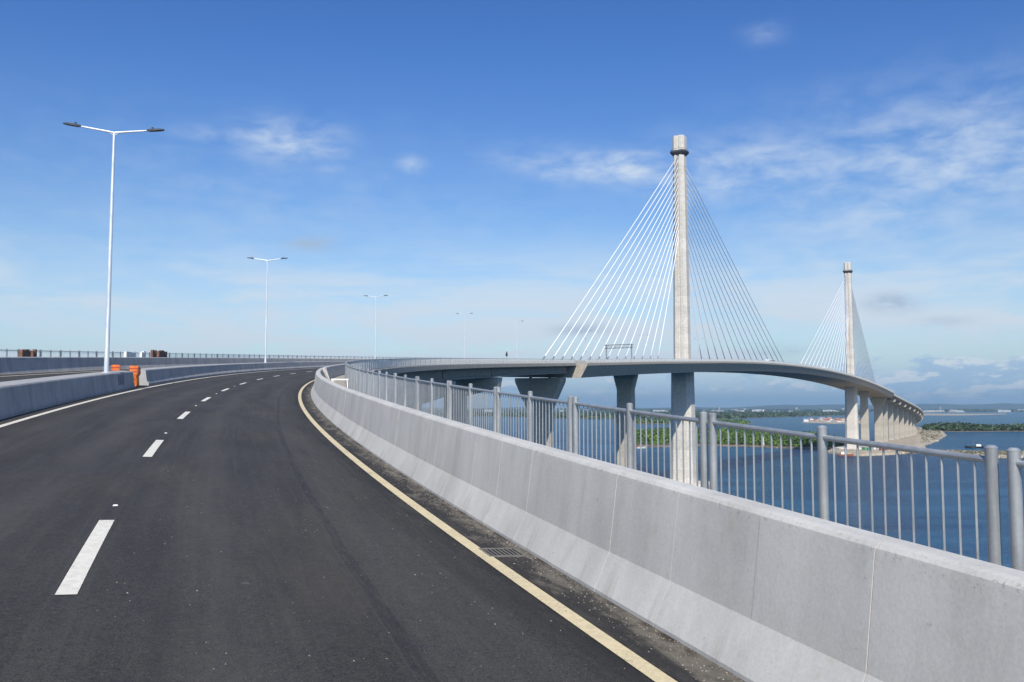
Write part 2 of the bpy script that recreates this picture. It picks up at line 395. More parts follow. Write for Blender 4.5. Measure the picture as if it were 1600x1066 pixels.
# ------------------------------------------------------------------ mesh helpers
class MB:
    def __init__(s): s.v = []; s.f = []; s.uv = []; s.m = []
    def quadlist(s, verts, faces, uvs=None, mi=0):
        b = len(s.v); s.v += [tuple(q) for q in verts]
        s.uv += list(uvs) if uvs is not None else [(0, 0)] * len(verts)
        for f in faces: s.f.append(tuple(b + i for i in f)); s.m.append(mi)
    def box(s, c, size, rz=0.0, mi=0, top=1.0):
        x, y, z = (d / 2 for d in size); cs, sn = math.cos(rz), math.sin(rz); vs = []
        for dz in (-z, z):
            k = top if dz > 0 else 1.0
            for dx, dy in ((-x, -y), (x, -y), (x, y), (-x, y)):
                dx *= k; dy *= k
                vs.append((c[0] + dx * cs - dy * sn, c[1] + dx * sn + dy * cs, c[2] + dz))
        s.quadlist(vs, [(3, 2, 1, 0), (4, 5, 6, 7), (0, 1, 5, 4), (1, 2, 6, 5), (2, 3, 7, 6), (3, 0, 4, 7)], mi=mi)
    def tube(s, pts, rad, n=8, caps=True, mi=0):
        pts = [Vector(q) for q in pts]; rs = rad if isinstance(rad, (list, tuple)) else [rad] * len(pts)
        vs = []
        for i, q in enumerate(pts):
            d = (pts[min(i + 1, len(pts) - 1)] - pts[max(i - 1, 0)]).normalized()
            a = Vector((0, 0, 1)) if abs(d.z) < 0.9 else Vector((1, 0, 0))
            e1 = d.cross(a).normalized(); e2 = d.cross(e1).normalized()
            for k in range(n):
                th = 2 * math.pi * k / n
                vs.append(q + (e1 * math.cos(th) + e2 * math.sin(th)) * rs[i])
        fs = []
        for i in range(len(pts) - 1):
            for k in range(n): fs.append((i * n + k, i * n + (k + 1) % n, (i + 1) * n + (k + 1) % n, (i + 1) * n + k))
        if caps: fs.append(tuple(range(n - 1, -1, -1))); fs.append(tuple((len(pts) - 1) * n + k for k in range(n)))
        s.quadlist(vs, fs, mi=mi)
    def loft(s, rings, caps=True, mi=0):
        n = len(rings[0]); vs = [q for r in rings for q in r]; fs = []
        for i in range(len(rings) - 1):
            for k in range(n): fs.append((i * n + k, i * n + (k + 1) % n, (i + 1) * n + (k + 1) % n, (i + 1) * n + k))
        if caps: fs.append(tuple(range(n - 1, -1, -1))); fs.append(tuple((len(rings) - 1) * n + k for k in range(n)))
        s.quadlist(vs, fs, mi=mi)
    def mesh(s, name, mats, smooth=False):
        me = bpy.data.meshes.new(name); me.from_pydata(s.v, [], s.f)
        uvl = me.uv_layers.new(name='UVMap')
        li = np.empty(len(me.loops), dtype=np.int32); me.loops.foreach_get('vertex_index', li)
        uvl.data.foreach_set('uv', np.array(s.uv, dtype=np.float32)[li].ravel())
        for mt in (mats if isinstance(mats, (list, tuple)) else [mats]): me.materials.append(M[mt])
        me.polygons.foreach_set('material_index', np.array(s.m, dtype=np.int32))
        if smooth: me.polygons.foreach_set('use_smooth', np.ones(len(s.f), dtype=bool))
        me.update()
        import bmesh
        bm = bmesh.new(); bm.from_mesh(me); bmesh.ops.recalc_face_normals(bm, faces=bm.faces); bm.to_mesh(me); bm.free()
        return me
    def build(s, name, mats, parent=None, smooth=False, autosmooth=None):
        me = s.mesh(name, mats, smooth)
        if autosmooth is not None:
            me.polygons.foreach_set('use_smooth', np.ones(len(s.f), dtype=bool))
            me.set_sharp_from_angle(angle=R(autosmooth))
        o = bpy.data.objects.new(name, me); col.objects.link(o)
        if parent is not None: o.parent = parent
        return o

def tag(o, label=None, cat=None, group=None, kind=None):
    if label: o['label'] = label
    if cat: o['category'] = cat
    if group: o['group'] = group
    if kind: o['kind'] = kind
    return o
def thing(name, label, cat, group=None):
    o = bpy.data.objects.new(name, None); o.empty_display_size = 0.5; col.objects.link(o)
    return tag(o, label, cat, group)

# ------------------------------------------------------------------ bridge alignment
# sigma: metres back along the bridge axis from the near pylon (positive towards the camera, negative beyond it)
X1, Y1, H0, ZP = 73.2255, 390.1102, 30.1534, 19.3497
KS = [60, 110, 140, 170, 200, 230, 260, 290, 320, 350, 380, 410]
KV = [0.001807, 0.001939, 0.001949, 0.001788, 0.001707, 0.002029, 0.002735, 0.003434, 0.00362, 0.003263, 0.003013, 0.002751]
GS = [-20, 60, 120, 180, 240, 300, 360, 410]
GV = [0.045225, 0.045457, 0.046389, 0.048383, 0.050977, 0.055909, 0.057854, 0.056438]
EV = [6.1e-05, 0.025486, 0.024647, 0.033969]
STEP = 0.5
SG = np.arange(-1300, 500.01, STEP)
_k = np.where(SG < 60, 0, np.interp(SG, KS, KV))
_k = np.where(SG < -720, 0.00057, _k)
i0 = int(np.argmin(abs(SG)))
def _cum(a):
    c = np.concatenate([[0], np.cumsum((a[1:] + a[:-1]) / 2 * STEP)]); return c - c[i0]
_hd = R(H0) - _cum(np.where(SG < -720, -_k, _k))
_X = X1 + _cum(-np.sin(_hd)); _Y = Y1 + _cum(-np.cos(_hd))
_g = np.interp(SG, GS, GV)
_s = -SG
_g = np.where(_s > 0, np.maximum(GV[0] - 2 * 1.03e-4 * _s, -0.0605), _g)
_Z = CAM_Z + ZP - _cum(_g)
_E = np.interp(SG, [60, 150, 260, 400], EV)
def fr(s):
    return (np.interp(s, SG, _X), np.interp(s, SG, _Y), np.interp(s, SG, _Z), np.interp(s, SG, _hd), np.interp(s, SG, _E))
def pt(s, o, h):
    X, Y, Z, a, e = fr(s)
    return (float(X + o * math.cos(a)), float(Y - o * math.sin(a)), float(Z - e * o + h))
def head(s): return float(fr(s)[3])

def stations(a, b):
    """sigma values from a down to b, close together where the camera is near"""
    out = [a]; s = a
    while s > b + 1e-6:
        d = 1.0 if s > 330 else (2.0 if s > 200 else (4.0 if s > 40 else 10.0))
        s = max(b, s - d); out.append(s)
    return out
def sweep(mb, prof, sts, closed=True, caps=True, mi=0, uv=True):
    n = len(prof); vs = []; uvs = []
    for s in sts:
        for (o, h) in prof: vs.append(pt(s, o, h)); uvs.append((o, s))
    fs = []
    for i in range(len(sts) - 1):
        for k in range(n if closed else n - 1):
            fs.append((i * n + k, i * n + (k + 1) % n, (i + 1) * n + (k + 1) % n, (i + 1) * n + k))
    if caps and closed:
        fs.append(tuple(range(n))); fs.append(tuple((len(sts) - 1) * n + k for k in reversed(range(n))))
    mb.quadlist(vs, fs, uvs, mi)
    return mb

EDGE = 10.95
EDGE_M = 14.2
NEAR, FAR = 478.0, -1150.0
JOINT, JOINT2 = 140.0, -540.0

# ------------------------------------------------------------------ setting: water and land
def disc(name, mat, z, r):
    mb = MB(); n = 96; rings = [0, 200, 600, 1500, 4000, 12000, r]
    vs = [(0, 0, z)]; fs = []
    for q in rings[1:]:
        vs += [(q * math.cos(2 * math.pi * k / n), q * math.sin(2 * math.pi * k / n), z) for k in range(n)]
    for k in range(n): fs.append((0, 1 + k, 1 + (k + 1) % n))
    for i in range(len(rings) - 2):
        for k in range(n):
            a = 1 + i * n; fs.append((a + k, a + (k + 1) % n, a + n + (k + 1) % n, a + n + k))
    mb.quadlist(vs, fs)
    return mb.build(name, mat)
sea = tag(disc('sea', 'water', 0.0, 26000), 'deep blue rippled sea channel under the bridge', 'sea', kind='structure')

def ground(u, v, h=0.0):
    """the point at height h above the sea that shows at pixel (u, v)"""
    d = px_dir(u, v); k = (CAM_Z - h) / -d.z
    return (d.x * k, d.y * k)

def land(name, poly, h, mat, kind='structure', label=None, cat=None, shore=6.0, mat2=None, ragged=0.3, seed=1):
    """an island or spit: a shore that slopes into the water and an uneven top"""
    rg = random.Random(seed)
    pts = []
    for i in range(len(poly)):
        a = Vector(poly[i]); b = Vector(poly[(i + 1) % len(poly)])
        n = max(1, int((b - a).length / (shore * 2.5)))
        n = min(n, 40)
        for k in range(n):
            q = a.lerp(b, k / n); j = shore * ragged * 2
            pts.append(Vector((q.x + rg.uniform(-j, j), q.y + rg.uniform(-j, j))))
    c = sum(pts, Vector((0, 0))) / len(pts)
    def ring(off, z, jit):
        out = []
        for q in pts:
            d = (q - c); L = d.length or 1
            r = q - d / L * min(off, L * 0.8)
            out.append((r.x, r.y, z + rg.uniform(-jit, jit)))
        return out
    rings = [ring(-shore * 0.5, -0.8, 0), ring(0, 0.25, 0.15), ring(shore * 0.6, h * 0.8, h * 0.15), ring(shore * 2.5, h, h * 0.2)]
    mb = MB(); mb.loft(rings, caps=False)
    b = len(mb.v) - len(pts); mb.v.append((c.x, c.y, h)); mb.uv.append((0, 0))
    for k in range(len(pts)): mb.f.append((b + k, b + (k + 1) % len(pts), len(mb.v) - 1)); mb.m.append(0)
    o = mb.build(name, mat, autosmooth=50)
    tag(o, label, cat, kind=kind)
    return o
def ipoly(pxs): return [ground(u, v) for u, v in pxs]

near_island_px = [(985, 699), (1040, 699), (1100, 697), (1180, 699), (1240, 702), (1296, 703), (1330, 699), (1334, 692), (1300, 683), (1250, 678), (1180, 673), (1110, 671), (1050, 672), (985, 676)]
land('mangrove_island', ipoly(near_island_px), 1.1, 'mud', label='low muddy mangrove island in mid channel behind the near pylon', cat='island', shore=4.0, seed=3)
near_strip_px = [(960, 662.5), (1060, 663), (1150, 664), (1178, 662), (1160, 659.5), (1080, 658.5), (960, 658)]
land('mangrove_strip', ipoly(near_strip_px), 1.0, 'mud', label='thin tidal strip of land behind the mangrove island', cat='island', shore=6.0, seed=4)
far_mangrove_px = [(900, 655), (1000, 655), (1110, 656), (1180, 653), (1260, 650.5), (1345, 648.5), (1345, 646), (1200, 645.5), (1000, 645.5), (880, 646), (760, 647), (660, 648), (660, 650.5), (780, 651)]
land('mangrove_coast', ipoly(far_mangrove_px), 1.2, 'mud', label='low green coast across the far water', cat='coast', shore=20, seed=5)
east_island_px = [(1443, 674.5), (1500, 675), (1560, 674.5), (1660, 674.5), (1760, 674), (1760, 671), (1600, 670.5), (1480, 670.3), (1445, 671.5)]
land('east_island', ipoly(east_island_px), 0.9, 'mud', label='long dark mangrove islet to the right of the far viaduct', cat='island', shore=6, seed=6)
plat_px = [(1290, 707), (1320, 711.5), (1350, 713), (1390, 711), (1425, 709), (1450, 706), (1446, 699), (1425, 692), (1390, 690), (1350, 694), (1310, 700)]
land('work_platform', ipoly(plat_px), 1.5, 'sand', label='sandy work platform round the foot of the far pylon', cat='sandbank', shore=2.0, seed=8, ragged=0.25)
cause_px = [(1385, 694), (1440, 698), (1458, 693), (1470, 686), (1478, 680), (1470, 674), (1450, 670), (1425, 669), (1405, 675), (1390, 684)]
land('sand_causeway', ipoly(cause_px), 1.6, 'sand', label='sandy causeway under the far viaduct', cat='sandbank', shore=4.0, seed=18, ragged=0.25)
spit_px = [(1436, 709), (1470, 712), (1520, 716.5), (1600, 715.5), (1700, 713), (1700, 708), (1600, 707), (1520, 706.4), (1470, 705), (1440, 704)]
land('sand_spit', ipoly(spit_px), 1.2, 'sand', label='low sandy spit running right from the far pylon platform', cat='sandbank', shore=2.0, seed=28, ragged=0.25)
bar_px = [(1435, 649.2), (1500, 649.3), (1570, 647.5), (1572, 646.8), (1500, 646.8), (1435, 646.6)]
land('sand_bar', ipoly(bar_px), 1.2, 'sand', label='pale sand bar off the far shore at right', cat='sandbank', shore=12, seed=9)
village_px = [(1254, 660.5), (1300, 662), (1350, 661.5), (1352, 655.5), (1310, 654.5), (1262, 656)]
land('village_island', ipoly(village_px), 1.0, 'sand', label='small crowded village islet in the channel', cat='island', shore=6, seed=10)
# the far coast: one long low land mass reaching to the hills
cst = []
for k in range(41):
    u = 200 + k * 50
    v = 643.6 + 0.8 * math.sin(k * 1.7) + (1.6 if u < 1000 else 0.0)
    cst.append(ground(u, v))
cst += [(17000, 21000), (-9000, 21000)]
land('far_coast', cst, 2.0, 'town_ground', label='far low coast on the horizon', cat='coast', shore=30, seed=12)

def ridge(name, dist, prof, depth, label):
    """a long hill: prof is a list of (pixel u, pixel v of the crest)"""
    mb = MB(); us = np.arange(prof[0][0], prof[-1][0] + 1, 12.0)
    pv = np.interp(us, [a for a, _ in prof], [b for _, b in prof])
    rg = np.random.default_rng(int(dist))
    rows = []
    nrow = 9
    for j in range(nrow):
        f = j / (nrow - 1); hh = math.sin(min(f * 1.25, 1) * math.pi / 2) ** 1.3 if f < 0.8 else 1.0 - (f - 0.8) * 2.5
        row = []
        for u, v in zip(us, pv):
            d = dist + depth * f
            crest = (638 - v) / FPX * dist + CAM_Z
            z = max(-3.0, crest * hh + rg.uniform(-1, 1) * 5 * (0.2 < f < 0.95) + 9 * math.sin(u * 0.05 + f * 6) * (0 < f < 1))
            row.append(((u - 800) / FPX * d, d, z if j else -3.0))
        rows.append(row)
    n = len(us); vs = [q for r in rows for q in r]; fs = []
    for j in range(nrow - 1):
        for k in range(n - 1): fs.append((j * n + k, j * n + k + 1, (j + 1) * n + k + 1, (j + 1) * n + k))
    mb.quadlist(vs, fs)
    return tag(mb.build(name, 'hill', smooth=True), label, 'hills', kind='structure')
ridge('hill_ridge', 15500, [(300, 640), (600, 637.5), (800, 637), (1050, 637), (1120, 636.5), (1190, 634.5), (1230, 632), (1270, 631.3), (1300, 632), (1340, 633), (1400, 632.5), (1440, 631), (1500, 631), (1560, 630.2), (1640, 630.5), (1800, 631), (2000, 634)], 2500, 'long blue forested hills on the horizon')

# ------------------------------------------------------------------ bridge deck
deck = thing('bridge_deck', 'long grey concrete bridge deck curving from the near road to the far shore', 'bridge deck')
wearing = MB()
st_all = stations(NEAR, FAR)
sweep(wearing, [(-OB - 0.05, 0), (-8.2, 0), (-6.0, 0), (-4.0, 0), (-2, 0), (0, 0), (2, 0), (4, 0), (6, 0), (8.2, 0), (OB + 0.05, 0)], st_all, closed=False, caps=False)
road = tag(wearing.build('road', 'asphalt'), 'dark asphalt carriageway climbing and curving right onto the bridge', 'road', kind='structure')
def slab_prof(E):
    return [(-E, 0.12), (-OB - 0.1, 0.06), (-OB - 0.1, -0.02), (OB + 0.1, -0.02), (OB + 0.1, 0.06), (E, 0.12), (E + 0.02, 0.30), (E + 0.2, 0.30), (E + 0.2, -0.42), (E - 0.3, -0.46), (E - 1.7, -0.55), (-E + 1.7, -0.55), (-E + 0.3, -0.46), (-E - 0.2, -0.42), (-E - 0.2, 0.30), (-E - 0.02, 0.30)]
for E_, a_, b_ in ((EDGE, NEAR, JOINT + 0.05), (EDGE_M, JOINT, JOINT2), (EDGE, JOINT2 - 0.05, FAR)):
    slab = MB(); sweep(slab, slab_prof(E_), stations(a_, b_)); slab.build('deck_slab', 'deckc', deck)
def box_girder(a, b):
    mb = MB(); sweep(mb, [(-14.3, -0.43), (-12.0, -0.565), (12.0, -0.565), (14.3, -0.43), (12.4, -3.95), (-12.4, -3.95)], stations(a, b)); return mb.build('box_girder', 'deckc', deck)
box_girder(JOINT, JOINT2)
PIERS = [140.0, 208.0, 246.0, 300.0, 350.0, 400.0, 450.0]
PIERS2 = [-540.0 - 40 * k for k in range(16)]
def girders(a, b):
    for o in (-8.2, -4.1, 0.0, 4.1, 8.2):
        mb = MB()
        sweep(mb, [(o - 0.55, -0.52), (o + 0.55, -0.52), (o + 0.55, -0.72), (o + 0.13, -0.90), (o + 0.13, -2.15), (o + 0.38, -2.36), (o + 0.38, -2.65), (o - 0.38, -2.65), (o - 0.38, -2.36), (o - 0.13, -2.15), (o - 0.13, -0.90), (o - 0.55, -0.72)], stations(a, b))
        mb.build('girder', 'girder', deck)
for a, b in zip(PIERS[1:], PIERS[:-1]): girders(a - 0.3, b + (0.9 if b == JOINT else 0.3))
girders(NEAR, PIERS[-1] + 0.3)
for a, b in zip(PIERS2[:-1], PIERS2[1:]): girders(a - (0.9 if a == JOINT2 else 0.3), max(b + 0.3, FAR))
for s in PIERS[1:] :
    for o in (-6.15, -2.05, 2.05, 6.15):
        mb = MB(); sweep(mb, [(o - 1.90, -0.57), (o + 1.90, -0.57), (o + 1.90, -2.2), (o - 1.90, -2.2)], [s + 0.8, s + 0.42]); mb.build('cross_beam', 'girder', deck)

# ------------------------------------------------------------------ piers
def ring8(cx, cy, z, hw, hl, ang, ch):
    """an eight-cornered ring: hw across the bridge, hl along it, corners cut by ch"""
    cs, sn = math.cos(ang), math.sin(ang)     # right = (cos, -sin), forward = (sin, cos)
    pts = [(hw, -hl + ch), (hw, hl - ch), (hw - ch, hl), (-hw + ch, hl), (-hw, hl - ch), (-hw, -hl + ch), (-hw + ch, -hl), (hw - ch, -hl)]
    return [(cx + a * cs + b * sn, cy - a * sn + b * cs, z) for a, b in pts]
def pier(s, label, hw=2.3, hl=1.3, cap_hw=8.8, cap_h=3.2, top_h=-2.68, style='hammer', base=-3.0, group=None, ch=0.35, widen=0.0):
    X, Y, Z, a, e = (float(q) for q in fr(s))
    P = thing('bridge_pier', label, 'pier', group); 
    top = Z + top_h
    if style == 'hammer':      # narrow shaft, wide cap whose underside rises to the ends
        mb = MB(); cb = top - cap_h
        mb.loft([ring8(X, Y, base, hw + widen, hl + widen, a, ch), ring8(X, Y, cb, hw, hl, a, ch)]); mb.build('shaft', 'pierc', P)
        cp = MB()
        cp.loft([ring8(X, Y, cb - 0.02, hw + 0.25, hl + 0.12, a, 0.12), ring8(X, Y, top - 2.5, cap_hw - 0.35, hl + 0.12, a, 0.12), ring8(X, Y, top - 0.25, cap_hw, hl + 0.12, a, 0.12)])
        q = cp.build('pier_cap', 'pierc', P)
    else:                      # shaft that flares up into the cap
        mb = MB(); fh = cap_h
        mb.loft([ring8(X, Y, base, hw + widen, hl + widen, a, ch), ring8(X, Y, top - fh, hw, hl, a, ch)]); mb.build('shaft', 'pierc', P)
        cp = MB(); cp.loft([ring8(X, Y, top - fh + 0.004, hw + 0.003, hl + 0.003, a, ch), ring8(X, Y, top - 0.25 - 0.12 * fh, cap_hw - 0.1, hl + 0.25, a, ch), ring8(X, Y, top - 0.25, cap_hw, hl + 0.25, a, ch)]); cp.build('pier_cap', 'pierc', P)
    bm_ = MB()
    for o in ((-8.2, -4.1, 0.0, 4.1, 8.2) if cap_hw > 8 else (-3.0, 3.0)):
        if abs(o) < cap_hw: q = pt(s, o, 0); bm_.box((q[0], q[1], top - 0.13), (0.7, 0.7, 0.26), -a)
    bm_.build('bearing', 'dark', P)
    return P
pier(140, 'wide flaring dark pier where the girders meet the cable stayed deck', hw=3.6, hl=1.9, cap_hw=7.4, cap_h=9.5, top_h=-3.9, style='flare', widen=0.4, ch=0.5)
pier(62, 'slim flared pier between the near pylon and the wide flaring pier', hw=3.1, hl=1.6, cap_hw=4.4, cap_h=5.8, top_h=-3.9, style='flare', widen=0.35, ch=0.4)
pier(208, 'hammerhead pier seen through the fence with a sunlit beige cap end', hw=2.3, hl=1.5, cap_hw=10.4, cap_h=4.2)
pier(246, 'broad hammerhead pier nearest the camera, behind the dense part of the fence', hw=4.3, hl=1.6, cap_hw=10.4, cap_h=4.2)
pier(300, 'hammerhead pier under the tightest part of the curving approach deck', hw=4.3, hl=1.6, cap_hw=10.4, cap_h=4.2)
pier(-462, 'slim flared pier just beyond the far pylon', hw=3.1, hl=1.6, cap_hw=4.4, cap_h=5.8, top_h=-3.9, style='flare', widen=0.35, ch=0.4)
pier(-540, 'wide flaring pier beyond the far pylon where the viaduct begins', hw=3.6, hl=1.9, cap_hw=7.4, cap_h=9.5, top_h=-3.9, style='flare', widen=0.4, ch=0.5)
ORD = ['first', 'second', 'third', 'fourth', 'fifth', 'sixth', 'seventh', 'eighth', 'ninth', 'tenth', 'eleventh', 'twelfth', 'thirteenth', 'fourteenth', 'fifteenth', 'sixteenth', 'seventeenth', 'eighteenth', 'nineteenth', 'twentieth', 'twenty-first', 'twenty-second']
for k, s in enumerate(PIERS2[1:14]):
    pier(s, '%s hammerhead pier of the far viaduct counted from the far pylon' % ORD[k], hw=2.5, hl=1.3, cap_hw=10.3, cap_h=3.6, group='hammerhead piers of the far viaduct')

# ------------------------------------------------------------------ pylons and stay cables
PTOP = CAM_Z + 118.6
def pylon(s, label):
    X, Y, Z, a, e = (float(q) for q in fr(s))
    P = thing('bridge_pylon', label, 'pylon')
    cs, sn = math.cos(a), math.sin(a)
    def ring(z, hw, hl, ch, gw, gd):
        # octagon with a slot in the faces the cables enter (front and back)
        pts = [(hw, -hl + ch), (hw, hl - ch), (hw - ch, hl), (gw, hl), (gw, hl - gd), (-gw, hl - gd), (-gw, hl), (-hw + ch, hl), (-hw, hl - ch), (-hw, -hl + ch), (-hw + ch, -hl), (-gw, -hl), (-gw, -hl + gd), (gw, -hl + gd), (gw, -hl), (hw - ch, -hl)]
        return [(X + p * cs + q * sn, Y - p * sn + q * cs, z) for p, q in pts]
    leg = MB()
    leg.loft([ring8(X, Y, -3, 5.0, 4.3, a, 1.7), ring8(X, Y, Z - 3.88, 4.3, 3.8, a, 1.5)])
    leg.build('lower_leg', 'pylonc', P)
    sh = MB(); coll = PTOP - 7.3
    seg = 14
    for k in range(seg):                       # casting lifts, each a hair proud of the next
        z0 = Z + (coll - Z) * k / seg + (0.02 if k else -0.02); z1 = Z + (coll - Z) * (k + 1) / seg - 0.02
        def dim(z):
            f = (z - Z) / (coll - Z); return 3.35 - 0.85 * f, 3.0 - 0.6 * f, 1.25 - 0.3 * f
        h0, l0, c0 = dim(z0); h1, l1, c1 = dim(z1); d = 0.012 * (k % 2)
        q = MB(); q.loft([ring(z0, h0 + d, l0 + d, c0, 0.55, 0.5), ring(z1, h1 + d, l1 + d, c1, 0.55, 0.5)]); q.build('shaft_lift', 'pylonc', P)
    core = MB(); core.loft([ring8(X, Y, Z - 0.3, 2.6, 2.2, a, 0.9), ring8(X, Y, coll + 0.5, 1.8, 1.6, a, 0.7)]); core.build('shaft_core', 'pylonc', P)
    cap = MB(); cap.loft([ring(coll + 0.6, 2.75, 2.5, 1.0, 0.6, 0.55), ring(PTOP - 0.3, 2.7, 2.45, 1.0, 0.6, 0.55), ring(PTOP, 2.4, 2.15, 0.9, 0.5, 0.4)]); cap.build('head', 'pylonc', P)
    pl = MB(); pl.loft([ring8(X, Y, coll - 1.5, 2.6, 2.35, a, 0.9), ring8(X, Y, coll - 0.2, 3.6, 3.3, a, 1.2), ring8(X, Y, coll + 0.5, 3.6, 3.3, a, 1.2)]); plt = pl.build('platform', 'dark', P)
    rl = MB(); rg = ring8(X, Y, coll + 1.35, 3.3, 3.0, a, 1.2); rl.tube(rg + rg[:1], 0.05, 5)
    for q in rg: rl.tube([(q[0], q[1], coll + 0.3), q], 0.04, 5)
    rl.build('platform_rail', 'dark', plt)
    pc = MB(); pc.loft([ring8(X, Y, -4, 12.5, 11.5, a, 4.5), ring8(X, Y, 2.2, 12.5, 11.5, a, 4.5), ring8(X, Y, 2.6, 12.0, 11.0, a, 4.4)]); pc.build('pile_cap', 'pylonc', P)
    return P
pylon(0, 'near tall octagonal concrete bridge pylon with dark collar below its head')
pylon(-400, 'far tall octagonal concrete bridge pylon, smaller in view at right')

def cable_label(k, n, side, which):
    nm = 'outermost' if k == n - 1 else ('innermost' if k == 0 else ORD[k])
    return '%s white stay cable counted outward on the %s side of the %s pylon' % (nm, side, which) if 0 < k < n - 1 else '%s white stay cable on the %s side of the %s pylon' % (nm, side, which)
NC = 14
for which, s0 in (('near', 0.0), ('far', -400.0)):
    for side, sg in (('camera', 1), ('far shore', -1)):
        back = (which == 'near' and sg > 0) or (which == 'far' and sg < 0)
        a0, a1 = (29.5, 138.5) if back else (26.0, 184.0)
        for k in range(NC):
            f = k / (NC - 1); ds = a0 + (a1 - a0) * f
            zt = CAM_Z + 74.0 + (109.5 - 74.0) * f
            hl = 3.0 - 0.6 * (zt - CAM_Z - 19) / 92 - 0.35
            T = Vector(pt(s0 + sg * hl, 0, 0)); T.z = zt
            B = Vector(pt(s0 + sg * ds, 0, 0.9)); d = (T - B).normalized()
            c = MB(); A = B + d * 2.2; n_ = 8; pts = []
            for q in range(n_ + 1):            # a slight sag
                w = q / n_; v = A.lerp(T, w); v.z -= 4 * w * (1 - w) * 0.004 * (T - A).length; pts.append(v)
            c.tube(pts, 0.175, 6)
            o = c.build('stay_cable', 'cable', smooth=True)
            tag(o, cable_label(k, NC, side, which), 'stay cable', 'stay cables of the %s pylon' % which)
            an = MB(); an.tube([B - d * 0.8, B + d * 1.6, B + d * 2.5], [0.26, 0.26, 0.2], 7); an.build('anchor_tube', 'steel', o)
            bs = MB(); bq = pt(s0 + sg * ds, 0, 0.42); bs.box(bq, (0.9, 1.3, 0.85), -head(s0 + sg * ds), top=0.75); bs.build('anchor_block', 'deckc', o)

# ------------------------------------------------------------------ road markings
def mark(name, mat, o0, o1, a, b, z=0.006):
    mb = MB(); sts = [a]
    while sts[-1] > b + 1e-6: sts.append(max(b, sts[-1] - 0.75))
    sweep(mb, [(o0, z), (o1, z)], sts, closed=False, caps=False)
    return mb.build(name, mat, road)
DASH0, DP, DL = 407.31, 9.877, 3.331
for k in range(-6, 30):
    s = DASH0 - DP * k
    mark('lane_dash', 'white', OD - 0.078, OD + 0.078, s, s - DL)
    mark('lane_dash', 'white', -OD - 0.078, -OD + 0.078, s + 4, s + 4 - DL)
def long_line(name, mat, o, w, a=NEAR, b=60.0):
    mb = MB(); sweep(mb, [(o - w / 2, 0.006), (o + w / 2, 0.006)], stations(a, b), closed=False, caps=False); return mb.build(name, mat, road)
long_line('edge_line', 'yellow', OY, 0.142)
long_line('edge_line', 'white', OW, 0.15)
long_line('edge_line', 'white', -OY, 0.155)
long_line('edge_line', 'white', -OW, 0.15)
stud_me = MB(); stud_me.box((0, 0, 0.007), (0.06, 0.06, 0.014), 0, top=0.7); stud_me = stud_me.mesh('road_stud', 'stud')
for i, s in enumerate((402.96, 392.37, 380.85, 370.9, 361.0)):
    o = bpy.data.objects.new('road_stud', stud_me); col.objects.link(o); o.location = pt(s, OD, 0.004); o.rotation_euler = (0, 0, -head(s)); o.parent = road
# drain grate by the kerb
g = thing('drain_grate', 'small cast iron drain grate in the gutter beside the cream line', 'drain')
gs0, go0 = 406.05, 8.50
def slabpiece(name, mat, s0, s1, o0, o1, z0, z1):
    mb = MB(); sweep(mb, [(o0, z0), (o1, z0), (o1, z1), (o0, z1)], [s0, s1]); return mb.build(name, mat, g)
slabpiece('pit', 'pit', gs0 + 0.19, gs0 - 0.19, go0 - 0.19, go0 + 0.19, 0.0005, 0.003)
for a_, b_, c_, d_ in ((0.21, 0.17, -0.20, 0.20), (-0.17, -0.21, -0.20, 0.20), (0.168, -0.168, -0.20, -0.17), (0.168, -0.168, 0.17, 0.20)):
    slabpiece('frame', 'dusty', gs0 + a_, gs0 + b_, go0 + c_, go0 + d_, -0.01, 0.009)
for k in range(7):
    c_ = -0.138 + k * 0.046; slabpiece('bar', 'dusty', gs0 + 0.168, gs0 - 0.168, go0 + c_ - 0.009, go0 + c_ + 0.009, -0.005, 0.007)

rgk = random.Random(77); gm_ = MB()
for k in range(2600):
    s_ = rgk.uniform(396, 411.5) if k % 3 else rgk.uniform(370, 400); o_ = OB - abs(rgk.gauss(0, 0.14)) - 0.01 if k % 5 else rgk.uniform(4.8, 8.7)
    r_ = rgk.uniform(0.003, 0.009) * (1.6 if rgk.random() < 0.06 else 1.0); c_ = pt(s_, o_, 0.001); a_ = rgk.uniform(0, 6.28)
    gm_.quadlist([(c_[0] + r_ * math.cos(a_ + j * 2.09) * rgk.uniform(0.7, 1.2), c_[1] + r_ * math.sin(a_ + j * 2.09) * rgk.uniform(0.7, 1.2), c_[2]) for j in range(3)] + [(c_[0], c_[1], c_[2] + r_ * rgk.uniform(0.6, 1.0))], [(0, 1, 3), (1, 2, 3), (2, 0, 3)])
tag(gm_.build('gutter_grit', 'grit'), 'loose grit and pebbles lying along the gutter by the barrier', 'grit', kind='stuff')

